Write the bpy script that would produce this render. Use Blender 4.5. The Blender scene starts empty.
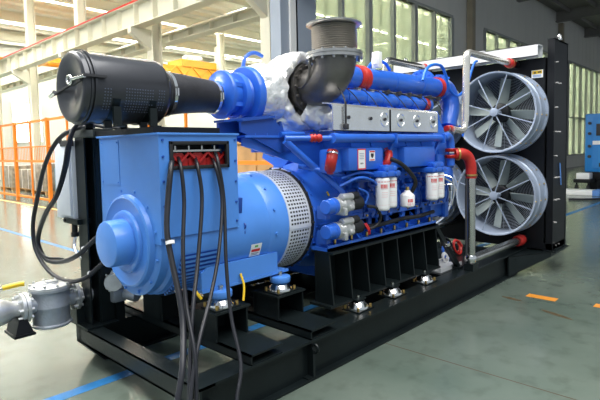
import bpy, bmesh, math, random
from mathutils import Vector, Matrix
random.seed(7)
SC = bpy.context.scene
COL = SC.collection
PI = math.pi

# ------------------------------------------------------------------ camera
yaw, pitch, roll = math.radians(43.4), math.radians(3.65), math.radians(-1.13)
fwd = Vector((math.cos(yaw)*math.cos(pitch), math.sin(yaw)*math.cos(pitch), -math.sin(pitch)))
r0 = Vector((math.sin(yaw), -math.cos(yaw), 0)); u0 = r0.cross(fwd)
rgt = r0*math.cos(roll) + u0*math.sin(roll); upv = u0*math.cos(roll) - r0*math.sin(roll)
cd = bpy.data.cameras.new('camera'); cam = bpy.data.objects.new('camera', cd); COL.objects.link(cam)
cam.matrix_world = Matrix(((rgt.x, upv.x, -fwd.x, 0), (rgt.y, upv.y, -fwd.y, 0), (rgt.z, upv.z, -fwd.z, 1.6), (0, 0, 0, 1)))
cd.sensor_width = 36; cd.lens = 502/600*36; cd.shift_y = -19/600; cd.clip_start = .05; cd.clip_end = 300
SC.camera = cam

# ------------------------------------------------------------------ world, lights, exposure
w = bpy.data.worlds.new('world'); SC.world = w; w.use_nodes = True
w.node_tree.nodes['Background'].inputs[0].default_value = (.80, .90, 1.0, 1)
w.node_tree.nodes['Background'].inputs[1].default_value = 0.55
def area(name, loc, target, sx, sy, power, col=(1, 1, 1)):
    l = bpy.data.lights.new(name, 'AREA'); l.shape = 'RECTANGLE'; l.size = sx; l.size_y = sy; l.energy = power; l.color = col
    o = bpy.data.objects.new(name, l); COL.objects.link(o); o.location = loc
    o.rotation_euler = (Vector(target)-Vector(loc)).to_track_quat('-Z', 'Y').to_euler(); return o
area('fill_near', (1.5, -1.0, 9.3), (1.5, -1.0, 0), 7, 9, 1500, (1, .99, .96))  # unseen area lamp added over the open bay to light the genset
area('fill_left', (-1.0, 10.0, 9.3), (-1.0, 10.0, 0), 6, 10, 2600, (1, .99, .96))  # second added area lamp, out of view on the left, no roof above

SC.view_settings.view_transform = 'Standard'; SC.view_settings.look = 'None'
SC.view_settings.exposure = 0.0; SC.view_settings.gamma = 1.0; SC.view_settings.use_curve_mapping = False

# ------------------------------------------------------------------ materials
MATS = {}
def mat(name, col, rough=.5, metal=0., var=.08, nscale=6., bump=0., bscale=40., emit=0., coat=0., trans=0.):
    if name in MATS: return MATS[name]
    m = bpy.data.materials.new(name); m.use_nodes = True; nt = m.node_tree; b = nt.nodes['Principled BSDF']
    tc = nt.nodes.new('ShaderNodeTexCoord'); nz = nt.nodes.new('ShaderNodeTexNoise')
    nz.inputs['Scale'].default_value = nscale; nz.inputs['Detail'].default_value = 4
    nt.links.new(tc.outputs['Object'], nz.inputs['Vector'])
    rp = nt.nodes.new('ShaderNodeValToRGB')
    rp.color_ramp.elements[0].position = .3; rp.color_ramp.elements[1].position = .7
    rp.color_ramp.elements[0].color = tuple(c*(1-var) for c in col)+(1,)
    rp.color_ramp.elements[1].color = tuple(min(1, c*(1+var)) for c in col)+(1,)
    nt.links.new(nz.outputs['Fac'], rp.inputs['Fac']); nt.links.new(rp.outputs['Color'], b.inputs['Base Color'])
    b.inputs['Roughness'].default_value = rough; b.inputs['Metallic'].default_value = metal
    b.inputs['Coat Weight'].default_value = coat; b.inputs['Coat Roughness'].default_value = .12
    if trans: b.inputs['Transmission Weight'].default_value = trans
    if bump:
        n2 = nt.nodes.new('ShaderNodeTexNoise'); n2.inputs['Scale'].default_value = bscale; n2.inputs['Detail'].default_value = 5
        nt.links.new(tc.outputs['Object'], n2.inputs['Vector'])
        bp = nt.nodes.new('ShaderNodeBump'); bp.inputs['Strength'].default_value = bump; bp.inputs['Distance'].default_value = .01
        nt.links.new(n2.outputs['Fac'], bp.inputs['Height']); nt.links.new(bp.outputs['Normal'], b.inputs['Normal'])
    if emit:
        b.inputs['Emission Color'].default_value = tuple(col)+(1,); b.inputs['Emission Strength'].default_value = emit
    MATS[name] = m; return m
BLUE = mat('engine_blue_paint', (.025, .135, .62), .32, 0, .10, 5, .04, 60, coat=.25)
ABLUE = mat('alternator_blue_paint', (.075, .255, .72), .36, 0, .05, 4, .03, 80, coat=.2)
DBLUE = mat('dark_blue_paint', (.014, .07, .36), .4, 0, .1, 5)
BLACK = mat('black_frame_paint', (.008, .012, .013), .33, 0, .25, 3, .05, 40)
RBLACK = mat('radiator_black_paint', (.006, .007, .009), .4, 0, .2, 3)
CANB = mat('black_canister_paint', (.045, .047, .055), .32, .45, .08, 5, .02, 90, coat=.3)
RUB = mat('black_rubber', (.011, .012, .015), .55, 0, .2, 20, .1, 60)
CABLE = mat('cable_rubber', (.013, .014, .020), .42, 0, .2, 20)
STEEL = mat('brushed_steel', (.62, .61, .58), .26, 1, .08, 8, .04, 50)
CHROME = mat('polished_metal', (.80, .80, .79), .14, 1, .05, 8)
SILV = mat('silver_sheet', (.78, .79, .79), .25, .75, .05, 6, .03, 60)
ALU = mat('cast_aluminium', (.58, .59, .59), .38, .65, .15, 12, .25, 60)
IRON = mat('grey_cast_iron', (.36, .39, .43), .42, .4, .15, 10, .25, 60)
ELB = mat('bare_elbow_iron', (.16, .15, .14), .40, .7, .2, 7, .2, 40)
BELL = mat('steel_bellows', (.50, .47, .43), .34, .65, .1, 8)
BRASS = mat('brass_bolt', (.68, .46, .16), .32, 1, .1, 10)
RED = mat('red_silicone', (.50, .024, .018), .40, 0, .12, 14, .08, 60)
DRED = mat('red_insulator', (.50, .02, .02), .45, 0, .12, 10)
WHITE = mat('white_paint', (.86, .86, .86), .35, 0, .03, 6)
GREY = mat('fan_grey_paint', (.34, .40, .51), .34, .15, .05, 5, .03, 60)
WIRE = mat('guard_wire', (.50, .54, .58), .35, .3, .04, 6)
BLADE = mat('fan_blade_grey', (.30, .345, .335), .45, .1, .06, 5)
TANK = mat('light_grey_paint', (.66, .67, .68), .42, .1, .04, 4)
CABI = mat('cabinet_grey_paint', (.72, .76, .84), .42, 0, .04, 4)
YEL = mat('yellow_plastic', (.85, .55, .02), .42, 0, .06, 8)
CRANEY = mat('crane_yellow_paint', (.76, .34, .015), .45, 0, .06, 1)
ORANGE = mat('orange_fence_paint', (.78, .22, .015), .45, 0, .06, 2)
REDP = mat('red_sign_paint', (.62, .03, .02), .45, 0, .05, 6)
INK = mat('dark_ink', (.03, .03, .035), .6, 0, .05, 6)
REDINK = mat('red_ink', (.68, .03, .03), .5, 0, .05, 6)
BLUINK = mat('blue_ink', (.10, .25, .62), .5, 0, .05, 6)
GRNINK = mat('green_ink', (.12, .42, .10), .5, 0, .05, 6)
CREAM = mat('cream_steel_paint', (.70, .68, .56), .5, 0, .05, .6)
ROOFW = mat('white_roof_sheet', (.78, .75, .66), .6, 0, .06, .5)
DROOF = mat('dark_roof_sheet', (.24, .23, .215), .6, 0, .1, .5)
WALLG = mat('grey_wall_sheet', (.70, .68, .64), .55, 0, .04, .5)
FRAMEG = mat('window_frame_paint', (.36, .37, .36), .45, .0, .06, 2)
COLG = mat('grey_column_paint', (.32, .37, .45), .45, 0, .05, 1)
COLW = mat('white_column_edge', (.82, .83, .82), .45, 0, .03, 1)
FARW = mat('far_wall_paint', (.43, .43, .39), .6, 0, .03, .4)
BOXB = mat('cardboard', (.36, .19, .08), .75, 0, .2, 3, .1, 10)
PLY = mat('plywood', (.46, .27, .11), .6, 0, .2, 3, .08, 14)
WRAP = mat('wrapped_goods', (.30, .26, .20), .35, 0, .5, 4, .4, 12)
TARP = mat('blue_green_tarp', (.16, .28, .32), .45, 0, .4, 4, .3, 12)
GENB = mat('canopy_blue_paint', (.02, .22, .62), .4, 0, .05, 2)
FLINE = mat('floor_line_blue', (.025, .17, .42), .35, 0, .25, 9)
TAPE = mat('floor_tape_orange', (.72, .27, .03), .5, 0, .12, 20)
SKYL = mat('skylight_panel', (1, .98, .92), .5, 0, 0, 1, emit=25.0)
FOIL = mat('aluminium_foil', (.90, .90, .89), .26, .52, .04, 10, .9, 34)
PSKIN = mat('galvanised_grille', (.74, .77, .82), .38, .25, .05, 10)

for m_ in (BLACK, RBLACK): m_.node_tree.nodes['Principled BSDF'].inputs['Specular IOR Level'].default_value = .28
def floor_mat():
    m = bpy.data.materials.new('epoxy_floor'); m.use_nodes = True; nt = m.node_tree; b = nt.nodes['Principled BSDF']
    tc = nt.nodes.new('ShaderNodeTexCoord')
    def noise(s, d=6):
        n = nt.nodes.new('ShaderNodeTexNoise'); n.inputs['Scale'].default_value = s; n.inputs['Detail'].default_value = d
        nt.links.new(tc.outputs['Object'], n.inputs['Vector']); return n
    a, c, d = noise(.9), noise(5.5, 9), noise(26, 8)
    r1 = nt.nodes.new('ShaderNodeValToRGB'); r1.color_ramp.elements[0].position = .32; r1.color_ramp.elements[1].position = .72
    r1.color_ramp.elements[0].color = (.092, .124, .102, 1); r1.color_ramp.elements[1].color = (.150, .180, .150, 1)
    nt.links.new(a.outputs['Fac'], r1.inputs['Fac'])
    r2 = nt.nodes.new('ShaderNodeValToRGB'); r2.color_ramp.elements[0].position = .30; r2.color_ramp.elements[1].position = .50
    r2.color_ramp.elements[0].color = (.62, .62, .60, 1); r2.color_ramp.elements[1].color = (1, 1, 1, 1)
    nt.links.new(c.outputs['Fac'], r2.inputs['Fac'])
    mx = nt.nodes.new('ShaderNodeMix'); mx.data_type = 'RGBA'; mx.blend_type = 'MULTIPLY'; mx.inputs[0].default_value = .55
    nt.links.new(r1.outputs['Color'], mx.inputs[6]); nt.links.new(r2.outputs['Color'], mx.inputs[7])
    # expansion joint: a thin dark line along y
    sp = nt.nodes.new('ShaderNodeSeparateXYZ'); nt.links.new(tc.outputs['Object'], sp.inputs[0])
    def mth(op, x, v):
        n = nt.nodes.new('ShaderNodeMath'); n.operation = op
        nt.links.new(x, n.inputs[0]); n.inputs[1].default_value = v; return n.outputs[0]
    t = mth('ABSOLUTE', mth('SUBTRACT', sp.outputs[0], 3.38), 0)
    ln = mth('LESS_THAN', t, .006)
    m2 = nt.nodes.new('ShaderNodeMix'); m2.data_type = 'RGBA'; m2.inputs[7].default_value = (.09, .07, .05, 1)
    nt.links.new(ln, m2.inputs[0]); nt.links.new(mx.outputs[2], m2.inputs[6])
    nt.links.new(m2.outputs[2], b.inputs['Base Color'])
    rr = nt.nodes.new('ShaderNodeMapRange'); rr.inputs[3].default_value = .10; rr.inputs[4].default_value = .30
    nt.links.new(c.outputs['Fac'], rr.inputs[0]); nt.links.new(rr.outputs[0], b.inputs['Roughness'])
    bp = nt.nodes.new('ShaderNodeBump'); bp.inputs['Strength'].default_value = .06; bp.inputs['Distance'].default_value = .004
    nt.links.new(d.outputs['Fac'], bp.inputs['Height']); nt.links.new(bp.outputs['Normal'], b.inputs['Normal'])
    b.inputs['Specular IOR Level'].default_value = .6
    return m
FLOOR = floor_mat()
def glass_mat():
    m = bpy.data.materials.new('greenish_window_glass'); m.use_nodes = True; nt = m.node_tree
    nt.nodes.remove(nt.nodes['Principled BSDF'])
    out = nt.nodes['Material Output']
    tr = nt.nodes.new('ShaderNodeBsdfTransparent'); tr.inputs[0].default_value = (.88, .94, .84, 1)
    gl = nt.nodes.new('ShaderNodeBsdfGlossy'); gl.inputs['Roughness'].default_value = .05; gl.inputs[0].default_value = (.9, .95, .9, 1)
    df = nt.nodes.new('ShaderNodeBsdfTranslucent'); df.inputs[0].default_value = (.80, .88, .72, 1)
    nz = nt.nodes.new('ShaderNodeTexNoise'); nz.inputs['Scale'].default_value = .6
    mr = nt.nodes.new('ShaderNodeMapRange'); mr.inputs[3].default_value = .22; mr.inputs[4].default_value = .40
    nt.links.new(nz.outputs['Fac'], mr.inputs[0])
    m1 = nt.nodes.new('ShaderNodeMixShader'); m2 = nt.nodes.new('ShaderNodeMixShader')
    nt.links.new(mr.outputs[0], m1.inputs[0]); nt.links.new(tr.outputs[0], m1.inputs[1]); nt.links.new(df.outputs[0], m1.inputs[2])
    m2.inputs[0].default_value = .06; nt.links.new(m1.outputs[0], m2.inputs[1]); nt.links.new(gl.outputs[0], m2.inputs[2])
    nt.links.new(m2.outputs[0], out.inputs[0]); return m
GLASS = glass_mat()

# ------------------------------------------------------------------ mesh helpers
def wloc(o):
    v = Vector((0, 0, 0))
    while o is not None: v += o.location; o = o.parent
    return v
def frame(d):
    d = d.normalized(); a = Vector((0, 0, 1)) if abs(d.z) < .9 else Vector((1, 0, 0))
    x = a.cross(d).normalized(); return x, d.cross(x)
class MB:
    def __init__(s): s.v = []; s.f = []; s.mi = []; s.mats = []; s.cur = 0
    def use(s, m):
        if m not in s.mats: s.mats.append(m)
        s.cur = s.mats.index(m); return s
    def add(s, vs, fs):
        o = len(s.v); s.v += [tuple(v) for v in vs]; s.f += [tuple(i+o for i in f) for f in fs]; s.mi += [s.cur]*len(fs); return s
    def bx(s, x0, x1, y0, y1, z0, z1, bev=0, M=None):
        if bev:
            bm = bmesh.new(); bmesh.ops.create_cube(bm, size=1)
            for v in bm.verts: v.co = Vector(((x0+x1)/2+v.co.x*(x1-x0), (y0+y1)/2+v.co.y*(y1-y0), (z0+z1)/2+v.co.z*(z1-z0)))
            bmesh.ops.bevel(bm, geom=bm.edges[:], offset=bev, segments=2, affect='EDGES', profile=.6)
            bm.verts.index_update()
            vs = [v.co.copy() for v in bm.verts]; fs = [[v.index for v in f.verts] for f in bm.faces]; bm.free()
        else:
            vs = [Vector((x, y, z)) for x in (x0, x1) for y in (y0, y1) for z in (z0, z1)]
            fs = [(0, 1, 3, 2), (4, 6, 7, 5), (0, 4, 5, 1), (2, 3, 7, 6), (0, 2, 6, 4), (1, 5, 7, 3)]
        if M is not None: vs = [M @ v for v in vs]
        return s.add(vs, fs)
    def rbox(s, c, size, rot, bev=0):
        M = Matrix.Translation(Vector(c)) @ rot.to_4x4()
        a, b, d = [q/2 for q in size]
        return s.bx(-a, a, -b, b, -d, d, bev, M)
    def bar(s, p0, p1, w_, h_, bev=0):
        p0, p1 = Vector(p0), Vector(p1); d = p1-p0; x, y = frame(d)
        R = Matrix((x, y, d.normalized())).transposed()
        return s.rbox((p0+p1)/2, (w_, h_, d.length), R, bev)
    def lathe(s, p, axis, prof, n=32, cap=True, a0=0, a1=2*PI):
        p, d = Vector(p), Vector(axis).normalized(); x, y = frame(d); full = abs(a1-a0-2*PI) < 1e-6
        k = n if full else n+1; vs = []; fs = []
        for t, r in prof:
            for i in range(k):
                a = a0+(a1-a0)*i/n; vs.append(p+d*t+(x*math.cos(a)+y*math.sin(a))*r)
        for j in range(len(prof)-1):
            for i in range(n):
                i2 = (i+1) % k; fs.append((j*k+i, j*k+i2, (j+1)*k+i2, (j+1)*k+i))
        if cap and full:
            if prof[0][1] > 1e-5: fs.append(tuple(reversed(range(k))))
            if prof[-1][1] > 1e-5: fs.append(tuple((len(prof)-1)*k+i for i in range(k)))
        return s.add(vs, fs)
    def cyl(s, p0, p1, r, r2=None, n=20):
        p0, p1 = Vector(p0), Vector(p1); L = (p1-p0).length
        return s.lathe(p0, p1-p0, [(0, r), (L, r if r2 is None else r2)], n)
    def bcyl(s, p0, p1, r, b=.006, n=24):
        p0, p1 = Vector(p0), Vector(p1); L = (p1-p0).length
        return s.lathe(p0, p1-p0, [(0, r-b), (b*.3, r-b*.3), (b, r), (L-b, r), (L-b*.3, r-b*.3), (L, r-b)], n)
    def tubeend(s, p, axis, ro, ri, L, n=36):
        return s.lathe(p, axis, [(0, ri), (0, ro), (L, ro), (L, ri), (0, ri)], n, cap=False)
    def tube(s, pts, r, n=10, smooth=True, sub=6):
        P = [Vector(q) for q in pts]
        if smooth and len(P) > 2:
            Q = []; E = [P[0]*2-P[1]]+P+[P[-1]*2-P[-2]]
            for i in range(1, len(E)-2):
                for k in range(sub):
                    t = k/sub; a, b, c, d = E[i-1], E[i], E[i+1], E[i+2]
                    Q.append(.5*((2*b)+(c-a)*t+(2*a-5*b+4*c-d)*t*t+(3*b-a-3*c+d)*t**3))
            Q.append(P[-1]); P = Q
        m = len(P); vs = []; fs = []; x = None
        for i, p in enumerate(P):
            d = (P[min(i+1, m-1)]-P[max(i-1, 0)]).normalized()
            if x is None: x, _ = frame(d)
            x = (x-d*x.dot(d)).normalized(); y = d.cross(x)
            rr = r if not isinstance(r, (list, tuple)) else r[0]+(r[1]-r[0])*i/(m-1)
            for k in range(n):
                a = 2*PI*k/n; vs.append(p+(x*math.cos(a)+y*math.sin(a))*rr)
        for i in range(m-1):
            for k in range(n):
                k2 = (k+1) % n; fs.append((i*n+k, i*n+k2, (i+1)*n+k2, (i+1)*n+k))
        fs.append(tuple(reversed(range(n)))); fs.append(tuple((m-1)*n+k for k in range(n)))
        return s.add(vs, fs)
    def prism(s, poly, vec):
        n = len(poly); a = [Vector(q) for q in poly]; vec = Vector(vec); vs = a+[q+vec for q in a]
        fs = [tuple(reversed(range(n))), tuple(range(n, 2*n))]+[(i, (i+1) % n, n+(i+1) % n, n+i) for i in range(n)]
        return s.add(vs, fs)
    def torus(s, c, axis, R, r, n=36, m=10, fn=None):
        c, d = Vector(c), Vector(axis).normalized(); x, y = frame(d); vs = []; fs = []
        for i in range(n):
            a = 2*PI*i/n; e = x*math.cos(a)+y*math.sin(a)
            for j in range(m):
                b = 2*PI*j/m; vs.append(c+e*(R+r*math.cos(b))+d*r*math.sin(b))
        if fn: vs = [fn(v) for v in vs]
        for i in range(n):
            for j in range(m):
                fs.append((i*m+j, ((i+1) % n)*m+j, ((i+1) % n)*m+(j+1) % m, i*m+(j+1) % m))
        return s.add(vs, fs)
    def bolts(s, pts, axis, r, h, n=6):
        ax = Vector(axis).normalized()
        for q in pts: s.cyl(Vector(q)-ax*h*.15, Vector(q)+ax*h, r, n=n)
        return s
    def build(s, name, m=None, parent=None, label=None, kind=None, flat=False):
        me = bpy.data.meshes.new(name); off = wloc(parent) if parent else Vector((0, 0, 0))
        me.from_pydata([Vector(v)-off for v in s.v], [], s.f)
        ms = s.mats if s.mats else [m]
        for q in ms: me.materials.append(q)
        for p, i in zip(me.polygons, s.mi): p.material_index = i
        bm = bmesh.new(); bm.from_mesh(me); bmesh.ops.recalc_face_normals(bm, faces=bm.faces[:]); bm.to_mesh(me); bm.free()
        if not flat:
            for p in me.polygons: p.use_smooth = True
            me.set_sharp_from_angle(angle=math.radians(38))
        o = bpy.data.objects.new(name, me); COL.objects.link(o)
        if parent: o.parent = parent
        if label: o['label'] = label
        if kind: o['kind'] = kind
        return o
def thing(name, label, cat, loc, group=None):
    o = bpy.data.objects.new(name, None); COL.objects.link(o); o.location = loc; o.empty_display_size = .1
    o['label'] = label; o['category'] = cat
    if group: o['group'] = group
    return o
def tag(o, label, cat, group=None):
    o['label'] = label; o['category'] = cat
    if group: o['group'] = group
    return o
def rebase(o, loc):
    """move a one-mesh thing's origin to loc without moving the mesh"""
    d = Vector(loc)-o.location; o.data.transform(Matrix.Translation(-d)); o.location = loc; return o
def copy_tree(o, parent=None):
    c = o.copy(); COL.objects.link(c); c.parent = parent
    for ch in list(o.children): copy_tree(ch, c)
    return c
def absorb(ch, into):
    """weld a small fitting (bolts and the like) into the part that carries it, keeping its own material"""
    me, a = into.data, ch.data
    slot = []
    for q in a.materials:
        if q.name not in [z.name for z in me.materials]: me.materials.append(q)
        slot.append([z.name for z in me.materials].index(q.name))
    off = wloc(ch)-wloc(into); bm = bmesh.new(); bm.from_mesh(me); n0 = len(bm.verts); f0 = len(bm.faces)
    bm.from_mesh(a); bm.verts.ensure_lookup_table(); bm.faces.ensure_lookup_table()
    for v in bm.verts[n0:]: v.co += off
    for f in bm.faces[f0:]: f.material_index = slot[f.material_index]
    bm.to_mesh(me); bm.free(); bpy.data.objects.remove(ch)
    me.set_sharp_from_angle(angle=math.radians(38)); return into
def ringpts(c, axis, R, n, a0=0, span=2*PI):
    c, d = Vector(c), Vector(axis).normalized(); x, y = frame(d)
    return [c+(x*math.cos(a0+span*i/n)+y*math.sin(a0+span*i/n))*R for i in range(n)]

# ================================================================== SETTING
def struct(name, mb, m=None, parent=None, label=None):
    o = mb.build(name, m, parent, label)
    o['kind'] = 'structure'; return o
struct('floor', MB().bx(-12, 62, -14, 48, -.2, 0), FLOOR)
# right-hand wall with three bands of windows
BANDS = [(11.15, 20.0), (23.25, 32.1), (36.4, 45.2), (49.3, 58.1)]
ZB, ZT = .88, 6.95
wl = MB().bx(11.1, 62, 10.0, 10.2, 0, ZB).bx(11.1, 62, 10.0, 10.2, ZT, 9.7)
e = 11.1
for a, b in BANDS:
    if a > e: wl.bx(e, a, 10.0, 10.2, ZB, ZT)
    e = b
wl.bx(e, 62, 10.0, 10.2, ZB, ZT)
x = 11.6
while x < 61.5:                                   # standing seams of the cladding above and below the windows
    wl.bx(x, x+.02, 9.994, 10.0, ZT+.12, 9.7); wl.bx(x, x+.02, 9.994, 10.0, 0, ZB-.1); x += 1.0
struct('wall_right', wl, WALLG)
for k, (a, b) in enumerate(BANDS):
    fr = MB().bx(a-.05, b+.05, 9.94, 10.22, ZT, ZT+.10).bx(a-.05, b+.05, 9.94, 10.22, ZB-.08, ZB)
    n = 6; xs = [a+(b-a)*i/n for i in range(n+1)]
    for i, xx in enumerate(xs):
        t = .10 if i % 2 == 0 else .06
        fr.bx(xx-t, xx+t, 9.93, 10.22, ZB, ZT)
    for i in range(n):
        xm = (xs[i]+xs[i+1])/2+.12; fr.bx(xm-.03, xm+.03, 10.14, 10.19, ZB, ZT)
    fr.bx(a, b, 9.96, 10.2, 3.35, 3.42)
    f = struct('window_%d' % (k+1), fr, FRAMEG)
    struct('window_glass', MB().bx(a, b, 10.085, 10.095, ZB, ZT), GLASS, f)
# far walls
struct('wall_back', MB().bx(-12, 62, 48, 48.3, 0, 11.2), FARW)
fw = MB().bx(14.6, 17.2, 47.93, 48.0, 2.6, 6.1)
f5 = struct('window_5', fw, FARW)
struct('window_glass', MB().bx(14.75, 15.85, 47.9, 47.93, 2.7, 6.0).bx(15.95, 17.05, 47.9, 47.93, 2.7, 6.0), mat('daylit_window', (1, 1, .97), .4, 0, 0, 1, emit=3.0), f5)
struct('wall_front', MB().bx(62, 62.3, -14, 48, 0, 11.2), WALLG)
# roof of the bright hall, with daylight strips and purlins
SKY_Y = [17.0, 24.5, 32.0, 39.4, 45.6]
rf = MB(); e = 10.2
for y in SKY_Y:
    rf.bx(-12, 62, e, y-.75, 11.1, 11.25); e = y+.75
rf.bx(-12, 62, e, 48, 11.1, 11.25)
x = -11
ce = struct('ceiling', rf, ROOFW)
for y in SKY_Y:
    struct('skylight_strip', MB().bx(-12, 62, y-.75, y+.75, 11.12, 11.2), SKYL, ce)
pu = MB()
for i in range(26): pu.bx(-12, 62, 10.9+i*1.45, 11.0+i*1.45, 10.88, 11.1)
struct('purlin', pu, ROOFW, ce)
for y in (10.85, 17.2, 23.55, 29.9, 36.3, 42.6):
    struct('roof_beam', MB().bx(-12, 62, y-.12, y+.12, 10.25, 10.29).bx(-12, 62, y-.02, y+.02, 10.29, 10.84).bx(-12, 62, y-.12, y+.12, 10.84, 10.88), CREAM, ce)
for xx in (15.5, 21, 31, 36.5):
    struct('roof_brace', MB().bx(xx-.05, xx+.05, 10.5, 48, 10.35, 10.45), ROOFW, ce)
# dark roof of the hall on this side of the window wall
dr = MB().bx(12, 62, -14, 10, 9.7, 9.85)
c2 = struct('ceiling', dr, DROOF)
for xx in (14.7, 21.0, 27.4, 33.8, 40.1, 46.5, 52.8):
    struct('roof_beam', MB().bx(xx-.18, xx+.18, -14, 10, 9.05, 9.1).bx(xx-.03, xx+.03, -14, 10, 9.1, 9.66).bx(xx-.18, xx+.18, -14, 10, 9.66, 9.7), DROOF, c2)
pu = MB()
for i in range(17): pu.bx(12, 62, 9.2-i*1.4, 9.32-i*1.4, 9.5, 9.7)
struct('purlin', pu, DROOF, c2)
for k, xx in enumerate((21.55, 34.3, 47.2)):
    struct('trim_%d' % (k+1), MB().bx(xx-.16, xx+.16, 9.72, 9.975, 0, 9.05), mat('beige_downpipe_paint', (.34, .29, .21), .5, 0, .1, 2))
# the near grey column at the end of the window wall
c = thing('steel_column', 'grey-blue steel column with a white strip at the end of the window wall', 'column', (10.4, 10.0, 0))
MB().bx(10.28, 11.09, 9.72, 9.76, 0, 9.7).bx(10.28, 11.09, 10.21, 10.25, 0, 9.7).bx(10.66, 10.70, 9.76, 10.21, 0, 9.7).bx(10.28, 10.31, 9.72, 10.25, 0, 9.7).build('flange', COLG, c)
MB().bx(10.05, 10.27, 9.74, 10.0, 0, 9.7).build('cover_strip', COLW, c, 'white vertical strip')
MB().bx(9.72, 10.04, 9.80, 10.2, 0, 9.7).build('web', COLG, c)
# crane runway girders on cream columns
def girder(x, z0, z1, y0, y1, label, rail=True):
    g = None if not rail else thing('crane_girder', label, 'crane girder', (x, y0, z0))
    m = MB().bx(x-.22, x+.22, y0, y1, z0, z0+.04).bx(x-.22, x+.22, y0, y1, z1-.04, z1).bx(x-.015, x+.015, y0, y1, z0+.04, z1-.04)
    bm_ = m.build('beam', CREAM, g)
    st = MB(); y = y0+.6
    while y < y1: st.bx(x-.2, x+.2, y-.01, y+.01, z0+.04, z1-.04); y += 1.27
    absorb(st.build('stiffener', CREAM, g), bm_)
    if not rail: bm_.name = 'roof_tie_beam'; tag(bm_, label, 'beam'); rebase(bm_, (x, y0, z0))
    if rail: MB().bx(x-.235, x+.235, y0, y1, z1-.01, z1+.05).build('crane_rail', REDP, g, 'red rail along the top')
girder(9.6, 6.16, 7.0, 7.5, 47.5, 'deep cream crane runway girder with a red rail along its top edge')
girder(10.95, 5.75, 6.1, 11.2, 47.5, 'slimmer cream beam behind the deep runway girder', False)
COLS = [10.85, 17.2, 23.55, 29.9, 36.3, 42.6]
CL = ['cream steel column next to the grey column, with a bracket under the runway girder',
      'cream steel column showing just above the black air filter canister',
      'cream steel column whose foot is hidden behind the black air filter canister',
      'cream steel column standing behind the orange fence',
      'distant cream steel column behind the runway girder, second from the back wall',
      'distant cream steel column behind the runway girder, next to the back wall']
for y, lb in zip(COLS, CL):
    c = thing('steel_column', lb, 'column', (10.3, y, 0), 'cream columns carrying the crane runway')
    MB().bx(10.12, 10.15, y-.2, y+.2, 0, 10.25).bx(10.5, 10.53, y-.2, y+.2, 0, 10.25).bx(10.15, 10.5, y-.015, y+.015, 0, 10.25).build('shaft', CREAM, c)
    MB().prism([(10.12, y-.12, 6.15), (9.3, y-.12, 6.15), (9.3, y-.12, 5.95), (10.12, y-.12, 5.4)], (0, .24, 0)).build('bracket', CREAM, c)
for k, (x, y, lb) in enumerate(((23.4, 29.9, 'slim cream column beside the yellow crane in the far bay'), (26.3, 34, 'cream column carrying the red sign in the far bay'))):
    c = thing('steel_column', lb, 'column', (x, y, 0))
    MB().bx(x-.22, x-.19, y-.2, y+.2, 0, 10.2).bx(x+.19, x+.22, y-.2, y+.2, 0, 10.2).bx(x-.19, x+.19, y-.015, y+.015, 0, 10.2).build('shaft', CREAM, c)
    MB().bx(x-.3, x+.3, y-.28, y+.28, 0, .05).build('base_plate', CREAM, c)
sg = MB().use(REDP).bx(25.1, 26.7, 33.74, 33.80, 6.55, 7.05).use(WHITE)
for i in range(5): sg.bx(25.25+i*.26, 25.42+i*.26, 33.725, 33.74, 6.72, 6.90)
rebase(tag(sg.build('hanging_sign'), 'small red sign with white characters, above the blue turbo flange', 'sign'), (25.9, 33.77, 6.55))
# yellow travelling crane in the far bay
cr = thing('overhead_crane', 'yellow overhead travelling crane in the bright bay behind the air duct', 'crane', (18, 31, 6.5))
bg = MB().bx(10.8, 26, 30.3, 30.6, 6.55, 7.25).bx(10.8, 26, 31.6, 31.9, 6.55, 7.25); bg = bg.build('bridge_girder', CRANEY, cr)
MB().bx(25.6, 26.1, 29.6, 32.6, 6.4, 6.9).build('end_carriage', CRANEY, cr); MB().bx(10.7, 11.2, 29.6, 32.6, 6.4, 6.9).build('end_carriage', CRANEY, cr)
tr = MB().use(CRANEY).bx(20.2, 23.2, 30.2, 32.0, 7.25, 7.75).use(ALU).cyl((21, 31.1, 7.95), (22.4, 31.1, 7.95), .28)
tr.build('trolley', None, cr)
rl = MB()
for i in range(22): rl.bar((11+i*.675+(.0 if i%2 else .0), 30.25, 7.25 if i%2 else 6.6), (11.675+i*.675, 30.25, 6.6 if i%2 else 7.25), .07, .05)
absorb(rl.build('lattice', CRANEY, cr), bg)
cr.location.z += .28
# orange walkway cage by the far columns
cg = thing('orange_platform', 'small orange railed service platform high on a far column', 'platform', (9.3, 33, 6.9))
m = MB()
for y in (31.6, 32.6, 33.6, 34.6):
    m.bx(9.0, 9.05, y, y+.06, 7.05, 8.3)
for z in (7.1, 7.7, 8.25): m.bx(9.0, 9.05, 31.6, 34.66, z, z+.06)
m.build('railing', ORANGE, cg); MB().bx(8.9, 9.9, 31.5, 34.8, 6.98, 7.05).build('deck', ORANGE, cg)

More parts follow.
